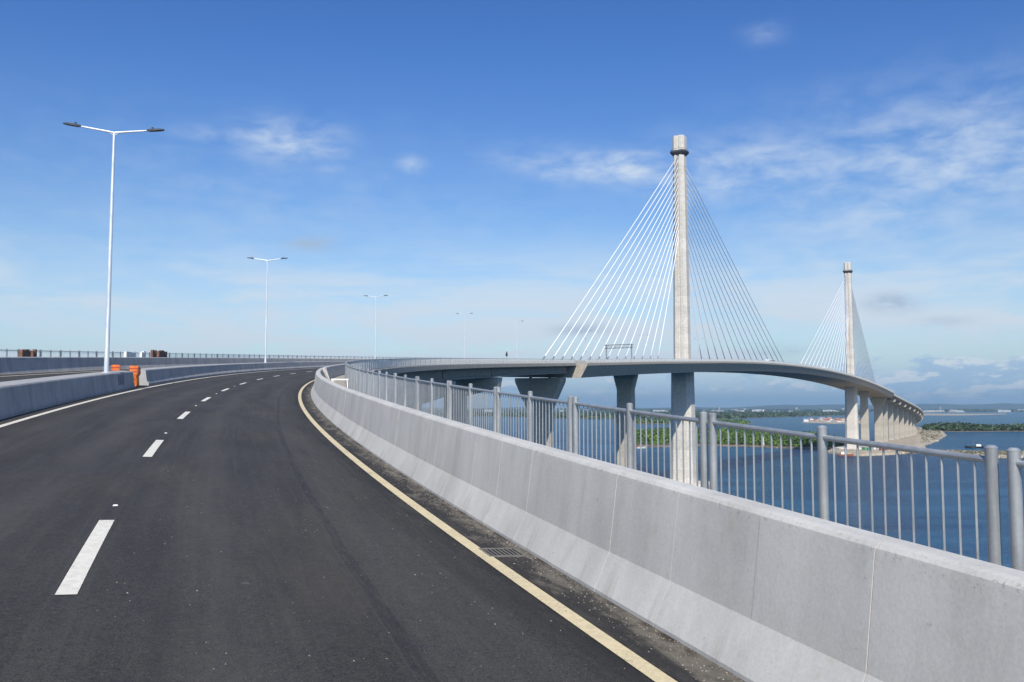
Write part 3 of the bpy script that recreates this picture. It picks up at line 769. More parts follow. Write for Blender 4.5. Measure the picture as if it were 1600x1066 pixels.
# ------------------------------------------------------------------ concrete barriers
def fprof(o, sgn, jit=0.0):
    pr = [(0, -0.03), (0.0, 0.03), (0.1485, 0.3415), (0.2300, 0.985), (0.2385, 1.018), (0.262, 1.042), (0.30, 1.056), (0.43, 1.060), (0.468, 1.045), (0.49, 1.0), (0.52, 0.02)]
    return [(sgn * (o + a + jit), h) for a, h in pr]
def barrier_run(name, label, sgn, o, fine_a, fine_b, plen, mat, end=FAR):
    B = thing(name, label, 'barrier')
    s = fine_a; k = 0
    rg = random.Random(5 if sgn > 0 else 6)
    while s > fine_b + 0.01:
        mb = MB(); g_ = rg.choice((0.0012, 0.002, 0.003)); n = 2
        sweep(mb, fprof(o, sgn, rg.uniform(-0.0025, 0.0025)), [s - g_, s - plen / 2, s - plen + g_]); mb.build('barrier_panel', mat, B, autosmooth=13)
        s -= plen; k += 1
    core = MB(); sweep(core, [(sgn * (o + q), h) for q, h in ((0.022, -0.02), (0.160, 0.345), (0.243, 0.99), (0.285, 1.045), (0.44, 1.05), (0.48, 0.99), (0.505, 0.0))], stations(fine_a - 0.02, s + 0.02)); core.build('barrier_core', 'rock', B)
    far_ = MB()
    sts = stations(s, end)
    for a, b in zip(sts[:-1], sts[1:]): sweep(far_, fprof(o, sgn), [a, b], caps=False)
    r = far_.build('barrier_run', mat, B, autosmooth=13)
    back_ = MB()
    if fine_a < NEAR: sweep(back_, fprof(o, sgn), stations(NEAR, fine_a)); back_.build('barrier_run', mat, B)
    return B
J0 = 411.06 + 1.1 * 3
barrier_run('roadside_barrier', 'long pale concrete safety barrier curving along the right edge of the road', 1, OB, J0, J0 - 1.1 * 90, 1.1, 'barrier')
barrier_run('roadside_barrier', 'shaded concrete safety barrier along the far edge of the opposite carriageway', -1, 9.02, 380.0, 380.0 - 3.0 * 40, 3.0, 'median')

# median: cast wall near the camera, then a gap, then a row of precast blocks
def mprof(b, t1, t2, h=0.80, toe=0.09):
    r = [(b, -0.02), (b, toe), (t1, 0.27), (t2, h - 0.04), (t2 - 0.03, h)]
    return r + [(-a, q) for a, q in reversed(r)]
mw = thing('median_wall', 'blue-grey shaded concrete median wall at left with a lamp post on it', 'barrier')
s = NEAR; ends = [NEAR, 450.0, 420.0, 400.0, 386.0, 367.55]
for a, b in zip(ends[:-1], ends[1:]):
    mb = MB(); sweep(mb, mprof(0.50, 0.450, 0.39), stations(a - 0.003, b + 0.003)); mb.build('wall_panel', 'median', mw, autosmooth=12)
pl = MB(); sweep(pl, [(0.435, 0.20), (0.459, 0.20), (0.428, 0.70), (0.404, 0.70)], [371.35, 370.0]); pl.build('shadow_plate', 'shadeplate', mw)  # added dark plate, its colour stands for the shadow-like patch beside the lamp
NB = 22; BL = 3.55
for k in range(NB):
    s = 364.1 - BL * k
    mb = MB(); jit = random.uniform(-0.006, 0.006)
    pr = [(a + jit, h + random.uniform(-0.001, 0.001)) for a, h in mprof(0.54, 0.44, 0.37, 0.81, 0.11)]
    sweep(mb, pr, [s - 0.004, s - BL / 2, s - BL + 0.004])
    lab = 'grey precast barrier block at the median gap with a sunlit end face' if k == 0 else '%s grey precast block in the median row beyond the gap' % ORD[k]
    tag(mb.build('barrier_block', 'median', autosmooth=12), lab, 'barrier block', 'precast blocks along the median')
mr = thing('median_wall', 'continuous concrete median wall running on from the precast blocks to the pylons', 'barrier')
for a, b in ((364.1 - BL * NB - 0.012, 142.0), (137.0, 4.2), (-4.2, -395.8), (-404.2, FAR)):
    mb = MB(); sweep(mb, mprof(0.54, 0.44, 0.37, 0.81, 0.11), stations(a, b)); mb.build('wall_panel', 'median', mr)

# orange plastic barriers closing the median gap
def orange_barrier(s, o, ang, label, tilt=0.0):
    P = thing('plastic_barrier', label, 'plastic barrier')
    base = pt(s, o, 0); a = -head(s) + ang; cs, sn = math.cos(a), math.sin(a)
    prof = [(0.09, 0.0), (0.13, 0.05), (0.14, 0.30), (0.12, 0.52), (0.20, 0.64), (0.21, 0.98), (0.18, 1.02)]
    def ring(h, w, l): 
        x0 = tilt * h
        r = [(w, -l), (w + 0.0, l), (-w, l), (-w, -l)]
        ch = 0.03
        pts = [(w, -l + ch), (w, l - ch), (w - ch, l), (-w + ch, l), (-w, l - ch), (-w, -l + ch), (-w + ch, -l), (w - ch, -l)]
        return [(base[0] + (p + x0) * cs - q * sn, base[1] + (p + x0) * sn + q * cs, base[2] + h) for p, q in pts]
    mb = MB(); mb.loft([ring(h, w, 0.55 - 0.12 * (h < 0.5)) for w, h in prof]); mb.build('shell', 'orange', P, autosmooth=40)
    lg = MB()
    for q in (-0.3, 0.3): 
        c_ = (base[0] - q * sn + (tilt * 1.02) * cs, base[1] + q * cs + tilt * 1.02 * sn, base[2] + 1.035); lg.tube([c_, (c_[0], c_[1], c_[2] + 0.05)], 0.05, 8)
    lg.build('filler_cap', 'dark', P)
    rb = MB()
    for h in (0.70, 0.86):
        rb.loft([ring(h, 0.216, 0.556), ring(h + 0.05, 0.217, 0.557)])
    rb.build('rib_band', 'redplastic', P)
    return P
orange_barrier(366.1, 0.26, R(4), 'upright orange plastic barrier standing in the median gap', -0.05)
orange_barrier(365.8, -0.75, R(12), 'orange plastic barrier with red band half hidden behind the median wall')

# ------------------------------------------------------------------ railings
FO = 10.72
def post_mesh(r, h, n=10):
    mb = MB(); mb.tube([(0, 0, 0), (0, 0, h), (0, 0, h + 0.012), (0, 0, h + 0.03)], [r, r, r * 1.06, r * 0.6], n); return mb.mesh('post', 'galv', smooth=False)
def shade_me(me):
    me.polygons.foreach_set('use_smooth', np.ones(len(me.polygons), dtype=bool)); me.set_sharp_from_angle(angle=R(40)); return me
def bal_mesh(h):
    mb = MB(); mb.tube([(0, 0, 0), (0, 0, h)], 0.0095, 6, caps=False); return shade_me(mb.mesh('baluster', 'galv'))
def inst(me, name, parent, p, rz=0.0):
    o = bpy.data.objects.new(name, me); col.objects.link(o); o.parent = parent; o.location = p; o.rotation_euler = (0, 0, rz); return o
def railing(name, label, sgn, first_pair, half, start, end, n_post, n_bal, bal_step=12):
    Rl = thing(name, label, 'railing')
    base = 0.29; top = 1.49; ph = top - base + 0.03
    pme = shade_me(post_mesh(0.0435, ph)); bme = bal_mesh(top - base - 0.12)
    mod = 2 * half + 0.19
    k0 = -int((start - first_pair) // mod)
    posts = []; bals = []; rails = []
    k = k0
    while first_pair - mod * k > end:
        s0 = first_pair - mod * k
        sp = [s0 - 0.095, s0 - 0.095 - half, s0 - 0.095 - 2 * half]
        posts += sp
        rails.append((sp[0], sp[2]))
        for q in range(2):
            for j in range(1, bal_step): bals.append(sp[q] - half * j / bal_step)
        k += 1
    cam_s = 411.5
    posts.sort(key=lambda q: abs(q - cam_s) + (200 if q > 413.5 else 0)); bals.sort(key=lambda q: abs(q - cam_s) + (200 if q > 413.5 else 0)); rails.sort(key=lambda q: abs(q[0] - cam_s))
    def fo_(s_): return sgn * (EDGE_M - 0.23 if JOINT2 <= s_ <= JOINT else FO)
    for q in posts[:n_post]: inst(pme, 'post', Rl, pt(q, fo_(q), base))
    rest = MB()
    for q in posts[n_post:]:
        a = pt(q, fo_(q), base); rest.tube([a, (a[0], a[1], a[2] + ph)], 0.048, 5, caps=False)
    if posts[n_post:]: tag(rest.build('distant_posts', 'galv', Rl), kind='stuff')
    for q in bals[:n_bal]: inst(bme, 'baluster', Rl, pt(q, fo_(q), base + 0.07))
    rest = MB()
    for q in bals[n_bal:]:
        a = pt(q, fo_(q), base + 0.07); t_ = (a[0], a[1], a[2] + top - base - 0.12)
        rest.tube([a, t_], 0.0105 if q > 300 else (0.0135 if q > 120 else 0.02), 3, caps=False)
    tag(rest.build('distant_balusters', 'galv', Rl), kind='stuff')
    far_ = MB()
    for i, (a, b) in enumerate(rails):
        m_ = MB() if i < 90 else far_
        n_ = 4 if a > 200 else 1
        p_t = [pt(a + (b - a) * j / n_, fo_((a + b) / 2), top - 0.045) for j in range(n_ + 1)]
        p_b = [pt(a + (b - a) * j / n_, fo_((a + b) / 2), base + 0.09) for j in range(n_ + 1)]
        m_.tube(p_t, 0.0255, 10 if i < 30 else 5, caps=False)
        m2 = MB() if i < 90 else far_
        m2.tube(p_b, 0.02, 6 if i < 30 else 4, caps=False)
        if i < 90:
            m_.build('top_rail', 'galv', Rl, smooth=True); m2.build('bottom_rail', 'galv', Rl, smooth=True)
    if far_.v: tag(far_.build('distant_rails', 'galv', Rl, smooth=True), kind='stuff')
    return Rl
railing('deck_railing', 'galvanised steel railing of tubes and bars along the right edge of the deck', 1, 410.375, 1.86, 446.0, FAR + 4, 300, 300)
railing('deck_railing', 'dark steel railing above the barrier on the far left edge of the deck', -1, 353.0, 1.86, 420.0, FAR + 4, 200, 120)

# ------------------------------------------------------------------ lamp posts
def lamp(s, label, o=0.0, H=10.75, z0=0.78, arms=(-1, 1), base_r=0.105):
    P = thing('street_lamp', label, 'street lamp', 'lamp posts along the median')
    b = pt(s, o, z0); a = head(s); rx, ry = math.cos(a), -math.sin(a)
    mb = MB(); mb.tube([b, (b[0], b[1], b[2] + 3.4), (b[0], b[1], b[2] + H)], [base_r, base_r * 0.86, base_r * 0.52], 12); mb.build('pole', 'lamp', P, autosmooth=40)
    fl = MB(); fl.tube([(b[0], b[1], b[2] - 0.02), (b[0], b[1], b[2] + 0.04)], 0.2, 10); fl.build('base_plate', 'lamp', P)
    tz = b[2] + H
    for sg in arms:
        ar = MB(); e0 = (b[0], b[1], tz - 0.03); e1 = (b[0] + sg * rx * 1.45, b[1] + sg * ry * 1.45, tz + 0.17)
        ar.tube([e0, e1], [0.05, 0.036], 8); A = ar.build('arm', 'lamp', P, autosmooth=40)
        br = MB(); br.tube([(b[0], b[1], tz - 0.16), (b[0] + sg * rx * 0.26, b[1] + sg * ry * 0.26, tz + 0.01)], 0.025, 6); br.build('arm_brace', 'lamp', A)
        hd_ = MB(); L = 0.74
        def q(t, w, z): return (b[0] + sg * rx * t - ry * w * 0, b[1] + sg * ry * t, z)
        def hring(t, w, zt, zb):
            c = (b[0] + sg * rx * t, b[1] + sg * ry * t); px_, py_ = -ry, rx
            return [(c[0] + px_ * w, c[1] + py_ * w, zb), (c[0] + px_ * w, c[1] + py_ * w, (zb + zt) / 2), (c[0] + px_ * w * 0.55, c[1] + py_ * w * 0.55, zt), (c[0] - px_ * w * 0.55, c[1] - py_ * w * 0.55, zt), (c[0] - px_ * w, c[1] - py_ * w, (zb + zt) / 2), (c[0] - px_ * w, c[1] - py_ * w, zb)]
        z = tz + 0.17
        hd_.loft([hring(1.36, 0.05, z + 0.04, z - 0.02), hring(1.52, 0.11, z + 0.07, z - 0.025), hring(1.36 + L * 0.75, 0.13, z + 0.11, z + 0.03), hring(1.36 + L, 0.08, z + 0.105, z + 0.06)])
        hd_.build('lamp_head', 'dark', P, autosmooth=40)
        cell = MB(); cc = (b[0] + sg * rx * 1.6, b[1] + sg * ry * 1.6, z + 0.08); cell.tube([cc, (cc[0], cc[1], cc[2] + 0.09)], 0.045, 8); cell.build('photocell', 'dark', P)
    return P
lamp(371.7, 'tallest nearest double-arm street lamp standing on the median wall at left')
lamp(316.6, 'second double-arm street lamp, beyond the precast median blocks')
lamp(259.6, 'third double-arm street lamp, rising behind the far bend of the railing')
lamp(201.6, 'fourth double-arm street lamp, small above the approach deck')
lamp(160.3, 'small single-arm street lamp left of the outermost near cable', arms=(1,))
lamp(99.0, 'thin distant lamp post among the near pylon cables left of the gantry', H=10)
lamp(43.5, 'thin distant lamp post between the gantry and the near pylon', H=10)
lamp(-22.0, 'thin distant lamp post just right of the near pylon', H=10)
lamp(-90.0, 'thin distant lamp post on mid span behind the near right cables', H=10)
lamp(-205.0, 'faint lamp post in the middle of the main span between the cable fans', H=10)

# ------------------------------------------------------------------ sign gantry
gt = thing('sign_gantry', 'grey steel sign gantry with lattice beam spanning the deck among the cables', 'gantry')
GS_ = 84.0
gp = {}
for o in (1.6, 10.9):
    mb = MB(); b = pt(GS_, o, 0.1); mb.tube([b, (b[0], b[1], b[2] + 6.6)], 0.2, 8); mb.build('gantry_post', 'steel', gt, autosmooth=40); gp[o] = b
A, B = Vector(gp[1.6]), Vector(gp[10.9]); zz = max(A.z, B.z)
A.z = zz + 6.35; B.z = zz + 6.35
dirn = (B - A).normalized(); A2 = A - dirn * 0.6; B2 = B + dirn * 0.5
nrm = Vector((-dirn.y, dirn.x, 0))
for dz in (0, -1.15):
    for w in (-0.45, 0.45):
        c = MB(); c.tube([A2 + nrm * w + Vector((0, 0, dz)), B2 + nrm * w + Vector((0, 0, dz))], 0.1, 6); c.build('chord', 'steel', gt)
NL = 14
for k in range(NL):
    for w in (-0.45, 0.45):
        c = MB(); p0 = A2.lerp(B2, k / NL) + nrm * w; p1 = A2.lerp(B2, (k + 1) / NL) + nrm * w
        if k % 2: p0.z -= 1.15
        else: p1.z -= 1.15
        c.tube([p0, p1], 0.055, 5); c.build('lattice_bar', 'steel', gt)
# small warning lantern on the deck edge
ln = thing('lantern_post', 'thin post with a dark pointed lantern on the approach deck railing', 'lantern')
b = pt(203.0, 10.45, 0.2); mb = MB(); mb.tube([b, (b[0], b[1], b[2] + 2.0)], 0.04, 6); mb.build('post', 'steel', ln)
mb = MB(); mb.tube([(b[0], b[1], b[2] + 1.75), (b[0], b[1], b[2] + 2.05), (b[0], b[1], b[2] + 2.35), (b[0], b[1], b[2] + 2.9)], [0.1, 0.27, 0.24, 0.03], 8); mb.build('lantern', 'dark', ln)
mb = MB(); mb.box((b[0], b[1], b[2] + 0.06), (0.5, 0.5, 0.2), -head(203)); mb.build('plinth', 'barrier', ln)

# ------------------------------------------------------------------ things stored on the outer walkway at left
def stack(name, label, cat, sa, sb, h, mat, parts=6, o=-10.1, wd=0.22):
    P = thing(name, label, cat)
    rg = random.Random(int(sa * 10))
    n = parts
    for k in range(n):
        mb = MB(); s0 = sa + (sb - sa) * k / n; s1 = sa + (sb - sa) * (k + 1) / n - 0.03 * (1 if sb > sa else -1)
        hh = h * rg.uniform(0.92, 1.03)
        sweep(mb, [(o - wd / 2, 0.10), (o + wd / 2, 0.10), (o + wd / 2 + rg.uniform(-0.03, 0.03), hh), (o - wd / 2, hh)], [s0, s1]); mb.build('panel', mat if k % 3 else ('brownply' if mat == 'brownply' else mat), P)
    lm = MB()
    for hh in (0.5, 1.0):
        sweep(lm, [(o + wd / 2 + 0.035, hh - 0.05), (o + wd / 2 + 0.10, hh - 0.05), (o + wd / 2 + 0.10, hh + 0.05), (o + wd / 2 + 0.035, hh + 0.05)], [sa, sb])
    lm.build('strap_batten', 'steel', P)
    return P
stack('formwork_stack', 'brown plywood formwork stack behind the left barrier, far left', 'formwork', 350.5, 349.0, 1.53, 'brownply', 5)
stack('formwork_stack', 'narrow brown formwork stack beside the far left stack', 'formwork', 348.5, 347.8, 1.56, 'brownply', 3)
stack('formwork_stack', 'narrow tall brown formwork stack right of the white sheeting', 'formwork', 321.0, 319.9, 1.78, 'brownply', 3)
stack('formwork_stack', 'wide tall brown formwork stack right of the white sheeting', 'formwork', 319.2, 316.7, 1.76, 'brownply', 5)
stack('panel_stack', 'stack of white sheets leaning behind the left barrier by the nearest lamp', 'sheets', 328.2, 325.9, 1.55, 'offwhite', 3)
stack('panel_stack', 'short white sheet standing right of the larger white stack', 'sheets', 324.0, 322.9, 1.56, 'offwhite', 2)
# survey tripods and white trestle on the walkway inside the bend
def trestle(s, o, label, h=1.0):
    P = thing('work_trestle', label, 'trestle')
    b = pt(s, o, 0.12); a = -head(s)
    tp = MB(); tp.box((b[0], b[1], b[2] + h), (0.9, 0.10, 0.08), a); tp.build('top_beam', 'offwhite', P)
    for dx in (-0.38, 0.38):
        for dy in (-0.25, 0.25):
            m_ = MB(); cx, cy = dx * math.cos(a), dx * math.sin(a); ex, ey = -dy * math.sin(a), dy * math.cos(a)
            m_.tube([(b[0] + cx * 1.1 + ex, b[1] + cy * 1.1 + ey, b[2]), (b[0] + cx, b[1] + cy, b[2] + h)], 0.03, 5); m_.build('leg', 'offwhite', P)
    return P
trestle(366.0, 10.25, 'low white work trestle on the walkway beside the railing at the bend', 0.62)
for k, (ps, po, lean) in enumerate(((352.5, 9.75, 0.9), (355.0, 9.85, 0.6), (357.6, 9.95, 0.8), (360.2, 9.9, 0.3))):
    q0 = pt(ps, po, 0.1); q1 = pt(ps - lean, 9.36, 1.12); m_ = MB(); m_.tube([q0, q1], 0.035, 4)
    tag(m_.build('pale_plank', 'plank'), '%s pale plank leaning on the back of the barrier at the bend' % ('nearest', 'second nearest', 'third nearest', 'farthest')[3 - k], 'plank', 'planks leaning at the bend')
sb = thing('cement_sack', 'white sack slumped on the walkway by the leaning planks', 'sack')
q0 = pt(363.0, 9.95, 0.1); m_ = MB()
m_.loft([[(q0[0] + r * math.cos(a_) * (1 + 0.2 * math.sin(3 * a_)), q0[1] + r * math.sin(a_), q0[2] + z_) for a_ in [k * math.pi / 4 for k in range(8)]] for r, z_ in ((0.2, 0), (0.25, 0.08), (0.22, 0.28), (0.14, 0.42), (0.06, 0.5))])
m_.build('bag', 'plank', sb, smooth=True)
m_ = MB(); m_.tube([(q0[0], q0[1], q0[2] + 0.49), (q0[0], q0[1], q0[2] + 0.53), (q0[0] + 0.04, q0[1], q0[2] + 0.6)], [0.055, 0.04, 0.07], 8); m_.build('tied_neck', 'offwhite', sb)

# ------------------------------------------------------------------ vehicles on the main span
def vehicle(s, o, label, cat, L, W, H_, body, kind='van'):
    P = thing('parked_' + cat, label, cat)
    X, Y, Z = pt(s, o, 0); a = head(s); cs, sn = math.cos(a), math.sin(a)
    def ring(y, w, z0, z1): return [(X + p * cs + y * sn, Y - p * sn + y * cs, Z + z) for p, z in ((-w, z0), (w, z0), (w, z1 * 0.96), (w * 0.9, z1), (-w * 0.9, z1), (-w, z1 * 0.96))]
    w = W / 2
    mb = MB()
    if kind == 'van': mb.loft([ring(-L / 2, w * 0.94, 0.4, H_ * 0.97), ring(-L / 2 + 0.2, w, 0.35, H_), ring(L * 0.22, w, 0.35, H_), ring(L * 0.36, w, 0.35, H_ * 0.58), ring(L / 2, w * 0.92, 0.4, H_ * 0.46)])
    elif kind == 'truck': mb.loft([ring(-L / 2, w, 0.8, H_), ring(L * 0.2, w, 0.8, H_)])
    else: mb.loft([ring(-L / 2, w * 0.92, 0.4, 0.85), ring(-L * 0.3, w, 0.35, H_ * 0.62), ring(-L * 0.18, w * 0.9, 0.35, H_), ring(L * 0.12, w * 0.9, 0.35, H_), ring(L * 0.26, w, 0.35, H_ * 0.62), ring(L / 2, w * 0.9, 0.4, 0.75)])
    mb.build('body', body, P, autosmooth=30)
    if kind == 'truck':
        cb = MB(); cb.loft([ring(L * 0.23, w * 0.95, 0.5, 2.2), ring(L * 0.42, w * 0.95, 0.5, 2.2), ring(L / 2, w * 0.92, 0.5, 1.2)]); cb.build('cab', body, P)
        ch = MB(); ch.loft([ring(-L / 2 + 0.2, w * 0.4, 0.5, 0.82), ring(L * 0.45, w * 0.4, 0.5, 0.82)]); ch.build('chassis', 'dark', P)
    for sg in (-1, 1):
        gl = MB(); y0, y1 = (-L * 0.15, L * 0.10) if kind != 'truck' else (L * 0.27, L * 0.40); z0, z1 = (H_ * 0.62, H_ * 0.86) if kind != 'truck' else (1.35, 1.95)
        gl.quadlist([(X + sg * (w + 0.004) * cs + y * sn, Y - sg * (w + 0.004) * sn + y * cs, Z + z) for y, z in ((y0, z0), (y1, z0), (y1, z1), (y0, z1))], [(0, 1, 2, 3)]); gl.build('side_window', 'glass', P)
        for y in (-L * 0.3, L * 0.32):
            c = Vector((X + sg * w * 0.86 * cs + y * sn, Y - sg * w * 0.86 * sn + y * cs, Z + 0.33)); ax = Vector((cs, -sn, 0)) * 0.11
            wl = MB(); wl.tube([c - ax, c + ax], 0.33, 12); wl.build('wheel', 'tyre', P)
    return P
vehicle(-119, 6.0, 'tall white van-bodied car on mid span just before the black car', 'car', 4.8, 2.0, 2.9, 'whitecar', 'van')
vehicle(-130, 6.0, 'tall black car ahead of the white one on mid span', 'car', 4.6, 1.9, 2.6, 'blackcar', 'van')
vehicle(-232, 6.0, 'white van on the main span at the foot of the far pylon cables', 'van', 6.2, 2.1, 3.1, 'whitecar', 'van')
vehicle(-268, 6.0, 'white box truck on the main span close to the far pylon', 'truck', 9.0, 2.5, 4.0, 'whitecar', 'truck')

# ------------------------------------------------------------------ vegetation
def inside(poly, x, y):
    r = np.zeros(len(x), bool); n = len(poly)
    for i in range(n):
        (x0, y0), (x1, y1) = poly[i], poly[(i + 1) % n]
        c = ((y0 > y) != (y1 > y)) & (x < (x1 - x0) * (y - y0) / (y1 - y0 + 1e-12) + x0); r ^= c
    return r
def leaf_mass(name, centers, rad, height, n_leaf, leaf, mat, label, cat='vegetation', z0=0.8, seed=1):
    """foliage as leaf-sized faces spread through each clump"""
    rg = np.random.default_rng(seed)
    C = np.array(centers, dtype=float); N = len(C)
    rr = rad * rg.uniform(0.7, 1.3, N); hh = height * rg.uniform(0.6, 1.25, N) * (1.0 + 0.35 * np.sin(C[:, 0] / (rad * 6.1) + 1.3) * np.sin(C[:, 1] / (rad * 9.7)) + 0.25 * np.sin(C[:, 0] / (rad * 2.3) + C[:, 1] / (rad * 3.1)))
    tone = rg.uniform(0, 1, N)
    d = rg.normal(size=(N, n_leaf, 3)); d /= np.linalg.norm(d, axis=2, keepdims=True)
    rad3 = rg.uniform(0.55, 1.0, (N, n_leaf, 1))
    P = d * rad3 * np.stack([rr, rr, hh / 2], -1)[:, None, :]
    P[..., 0] += C[:, None, 0]; P[..., 1] += C[:, None, 1]; P[..., 2] += z0 + hh[:, None] * 0.5
    nrm = d + rg.normal(scale=0.55, size=d.shape) + np.array([0, 0, 0.35]); nrm /= np.linalg.norm(nrm, axis=2, keepdims=True)
    up = rg.normal(size=d.shape); t1 = np.cross(nrm, up); t1 /= np.linalg.norm(t1, axis=2, keepdims=True) + 1e-9; t2 = np.cross(nrm, t1)
    sz = leaf * rg.uniform(0.6, 1.4, (N, n_leaf, 1))
    V = np.stack([P + t1 * sz, P + t2 * sz * 0.8, P - t1 * sz, P - t2 * sz * 0.8], 2).reshape(-1, 3)
    nf = N * n_leaf
    me = bpy.data.meshes.new(name)
    me.vertices.add(len(V)); me.vertices.foreach_set('co', V.ravel())
    me.loops.add(nf * 4); me.loops.foreach_set('vertex_index', np.arange(nf * 4, dtype=np.int32))
    me.polygons.add(nf); me.polygons.foreach_set('loop_start', np.arange(0, nf * 4, 4, dtype=np.int32)); me.polygons.foreach_set('loop_total', np.full(nf, 4, dtype=np.int32))
    me.update(); me.validate()
    at = me.attributes.new('tone', 'FLOAT', 'POINT'); at.data.foreach_set('value', np.repeat(tone, n_leaf * 4).astype(np.float32))
    me.materials.append(M[mat])
    o = bpy.data.objects.new(name, me); col.objects.link(o)
    return tag(o, label, cat, kind='stuff')
def scatter_poly(poly, n, seed):
    rg = np.random.default_rng(seed); a = np.array(poly); lo, hi = a.min(0), a.max(0); out = np.zeros((0, 2))
    while len(out) < n:
        q = rg.uniform(lo, hi, (n * 4, 2)); q = q[inside(poly, q[:, 0], q[:, 1])]; out = np.concatenate([out, q])
    return out[:n]
leaf_mass('mangrove_thicket', scatter_poly(ipoly([(990, 697), (1100, 695.5), (1180, 697.5), (1240, 700), (1300, 701), (1325, 698), (1325, 691), (1290, 684), (1250, 679.5), (1180, 674.5), (1110, 672.5), (1050, 673.5), (990, 677)]), 5200, 1), 2.6, 4.2, 16, 0.85, 'leaf', 'bright green mangrove thicket covering the near island', seed=21)
leaf_mass('mangrove_thicket', scatter_poly(ipoly([(965, 662), (1060, 662.5), (1150, 663.4), (1172, 662), (1160, 660), (1080, 659), (965, 658.5)]), 1500, 2), 5.0, 5.0, 12, 1.8, 'leaf', 'olive thicket on the thin strip behind the near island', seed=22)
leaf_mass('mangrove_thicket', scatter_poly(ipoly(far_mangrove_px), 6500, 3), 13.0, 9.0, 9, 5.0, 'leaf_far', 'dark green belt of mangrove along the far coast', seed=23)
leaf_mass('mangrove_thicket', scatter_poly(ipoly([(1446, 674), (1500, 674.4), (1560, 674), (1755, 673.8), (1755, 671.3), (1600, 670.9), (1480, 670.8), (1448, 671.8)]), 2600, 4), 5.0, 7.0, 12, 2.0, 'leaf_far', 'dark mangrove on the islet right of the far viaduct', seed=24)
scr = list(scatter_poly(ipoly([(1440, 697), (1456, 692), (1474, 682), (1468, 675), (1450, 671), (1430, 671), (1440, 685)]), 260, 5)) + list(scatter_poly(ipoly([(1450, 709), (1520, 715), (1690, 712), (1690, 709), (1520, 707.5), (1460, 706)]), 240, 6))
leaf_mass('dry_scrub', scr, 1.4, 1.0, 10, 0.5, 'leaf_dry', 'patches of dry scrub on the sandy causeway and spit', z0=1.2, seed=26)
fc = [(ground(u, v)) for u, v in zip(RNG.uniform(250, 2000, 5200), RNG.uniform(641.2, 643.8, 5200))]
leaf_mass('coastal_trees', fc, 28.0, 16.0, 7, 11.0, 'leaf_far', 'distant belt of trees along the horizon coast', seed=25)

# shore rocks along the near island and the causeway
def rocks(name, line_px, n, size, label, seed):
    rg = random.Random(seed); mb = MB(); pts = [Vector(ground(u, v)) for u, v in line_px]
    for k in range(n):
        i = rg.randrange(len(pts) - 1); q = pts[i].lerp(pts[i + 1], rg.random()); s_ = size * rg.uniform(0.4, 1.5)
        c = (q.x + rg.uniform(-1.5, 1.5), q.y + rg.uniform(-2, 3), rg.uniform(0.0, 0.5))
        r1 = [(c[0] + s_ * math.cos(t * 1.05) * rg.uniform(0.6, 1.1), c[1] + s_ * math.sin(t * 1.05) * rg.uniform(0.6, 1.1), c[2] - 0.4) for t in range(6)]
        r2 = [(c[0] + s_ * 0.6 * math.cos(t * 1.05) * rg.uniform(0.6, 1.1), c[1] + s_ * 0.6 * math.sin(t * 1.05) * rg.uniform(0.6, 1.1), c[2] + s_ * rg.uniform(0.4, 0.8)) for t in range(6)]
        mb.loft([r1, r2])
    return tag(mb.build(name, 'rock'), label, 'rocks', kind='stuff')
rocks('shore_rocks', [(985, 698.5), (1040, 698.8), (1100, 697), (1180, 698.8), (1240, 701.5), (1298, 702.5), (1330, 699)], 420, 1.1, 'brown rocks and mud edging the near mangrove island', 31)
rocks('shore_rocks', [(1288, 707.6), (1330, 712.4), (1390, 710.6), (1440, 708.6), (1470, 711.5), (1520, 716.4), (1600, 715.5), (1690, 712.6)], 420, 0.9, 'tan rubble edging the sandy spit', 32)

# ------------------------------------------------------------------ houses, huts, boats far off
def hut_mesh(w, l, h, rh, wall, roof):
    mb = MB()
    mb.box((0, 0, h / 2 + 0.3), (w, l, h), 0, mi=0)
    e = 0.35
    vs = [(-w / 2 - e, -l / 2 - e, h + 0.25), (w / 2 + e, -l / 2 - e, h + 0.25), (w / 2 + e, l / 2 + e, h + 0.25), (-w / 2 - e, l / 2 + e, h + 0.25), (0, -l / 2 - e, h + rh), (0, l / 2 + e, h + rh)]
    mb.quadlist(vs, [(0, 1, 4), (2, 3, 5), (1, 2, 5, 4), (3, 0, 4, 5), (0, 3, 2, 1)], mi=1)
    for dx in (-w * 0.4, w * 0.4):
        for dy in (-l * 0.4, l * 0.4): mb.box((dx, dy, 0.0), (0.25, 0.25, 0.8), 0, mi=0)
    return mb.mesh('hut', [wall, roof])
hm = [hut_mesh(6, 8, 3.0, 2.2, 'bld%d' % a, 'bld%d' % b) for a, b in ((0, 3), (2, 4), (1, 5), (4, 3), (0, 6), (1, 4))]
rg = random.Random(44)
vp = scatter_poly(ipoly([(1258, 659.8), (1300, 661), (1346, 660.5), (1348, 656.5), (1310, 655.5), (1265, 657)]), 46, 9)
for k, (x, y) in enumerate(vp):
    o = bpy.data.objects.new('village_house', hm[k % 6]); col.objects.link(o); o.location = (x, y, 1.0); o.rotation_euler = (0, 0, rg.uniform(0, 3.1)); sc = rg.uniform(0.8, 1.5); o.scale = (sc, sc, sc)
    tag(o, 'tiny gabled house crowded on the village islet', 'house', 'houses of the village islet')
